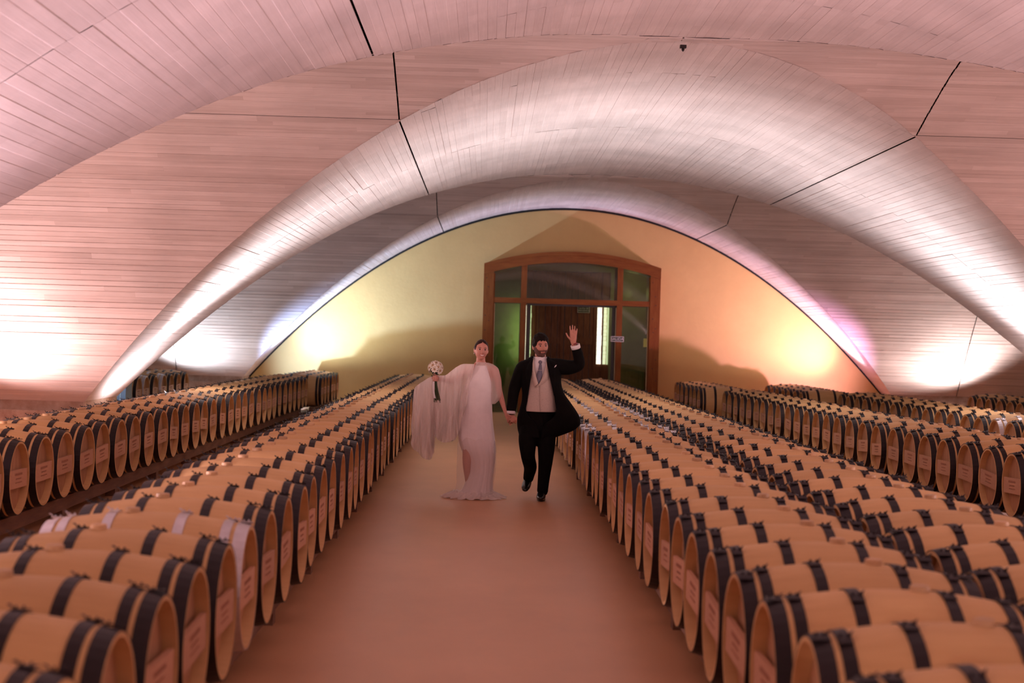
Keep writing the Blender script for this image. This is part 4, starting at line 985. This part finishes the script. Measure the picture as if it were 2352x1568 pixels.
cols2 = [((1000, 862), (985, 960)), ((1010, 862), (1000, 1000)), ((1024, 861), (1020, 1013)), ((1036, 852), (1036, 1014)), ((1048, 843), (1048, 1004)), ((1060, 837), (1054, 990))]
sheet(cols2, .02, .045, 1.7, m=M_tulle)
cols3 = [((985, 868), (952, 955)), ((992, 866), (965, 1010)), ((1000, 864), (985, 1048)), ((1008, 863), (996, 1040))]
sheet(cols3, -.02, .045, 2.9, m=M_tulle)
# ================================================================== bouquet
bq = empty('bouquet', tuple(G(1000, 868, BD))); tag(bq, 'round bouquet of white daisies with green stems held in her raised hand', 'bouquet')
def bplace(o): return place(o, bq)
BC = G(1000.5, 845.5, BD)
mb = MB(); mb.ball(BC, (.062, .062, .060), 16); mb.loft([(BC - Vector((0, 0, .05)), .04, .04), (G(999.5, 864, BD), .016, .016)], 12); bplace(mb.build('leaves', M_leaf, None, True))
pm = MB()
for k in range(9):
    a = 2 * math.pi * k / 9; c_, s2 = math.cos(a), math.sin(a)
    q = lambda r_, w_, h_: (r_ * c_ - w_ * s2, r_ * s2 + w_ * c_, h_)
    pm.add([q(.004, -.003, 0), q(.016, -.008, .004), q(.027, -.005, .003), q(.029, 0, .001), q(.027, .005, .003), q(.016, .008, .004), q(.004, .003, 0), q(.015, 0, -.003)], [(0, 1, 7), (1, 2, 7), (2, 3, 7), (3, 4, 7), (4, 5, 7), (5, 6, 7), (6, 0, 7)])
po = pm.build('flower', M_petal, None, True); pmesh = po.data; bpy.data.objects.remove(po)
cm = MB(); cm.ball((0, 0, .003), (.0085, .0085, .006), 10); co = cm.build('flower_centre', M_centre, None, True); cmesh = co.data; bpy.data.objects.remove(co)
rq = random.Random(11); N_ = 20
for i in range(N_):
    z = 1 - 1.45 * (i + .5) / N_; a = i * 2.39996; r_ = math.sqrt(max(0, 1 - z * z))
    d = Vector((r_ * math.cos(a), r_ * math.sin(a), z)); p = BC + Vector((d.x * .072, d.y * .07, d.z * .070))
    o = bpy.data.objects.new('flower', pmesh); C.objects.link(o)
    q_ = d.to_track_quat('Z', 'Y'); k_ = rq.uniform(1.2, 1.45)
    o.matrix_world = Matrix.Translation(p) @ q_.to_matrix().to_4x4() @ Matrix.Rotation(rq.uniform(0, 2), 4, 'Z') @ Matrix.Scale(k_, 4)
    o.parent = bq; o.matrix_parent_inverse = Matrix.Translation(bq.location).inverted()
    c_ = bpy.data.objects.new('flower_centre', cmesh); C.objects.link(c_); c_.parent = o
for i in range(12):
    a = i * 2.4; r_ = .009 * math.sqrt(i / 12 + .1) * 1.3
    x0_ = G(999.5, 862, BD) + Vector((r_ * math.cos(a), r_ * math.sin(a), 0)); m_ = G(1001.5, 885, BD) + Vector((r_ * 1.2 * math.cos(a), r_ * 1.2 * math.sin(a), 0))
    e_ = G(1004 + 5.0 * math.cos(a) * (1 if i % 4 else 1.5), 920 + rq.uniform(-3, 5), BD + .02 * math.sin(a))
    mb = MB(); mb.loft([(x0_, .0032, .0032), (m_, .0032, .0032), (e_, .0036, .0036)], 7); bplace(mb.build('stem', M_stem, None, True))
mb = MB(); rp = [(996, 876, -.03), (995.5, 890, -.035), (996.5, 903, -.04), (999, 914, -.04)]
vs = []
for x, y, d_ in cr(rp, 4): vs += [G(x - 1.7, y, BD + d_), G(x + 2.2, y + .6, BD + d_ - .008)]
mb.add(vs, [(2 * i, 2 * i + 1, 2 * i + 3, 2 * i + 2) for i in range(len(vs) // 2 - 1)]); o = mb.build('ribbon', M_shirt); evalmesh(o, [('SOLIDIFY', dict(thickness=.002))]); bplace(o)
for m_ in list(bpy.data.meshes):
    if m_.users == 0: bpy.data.meshes.remove(m_)
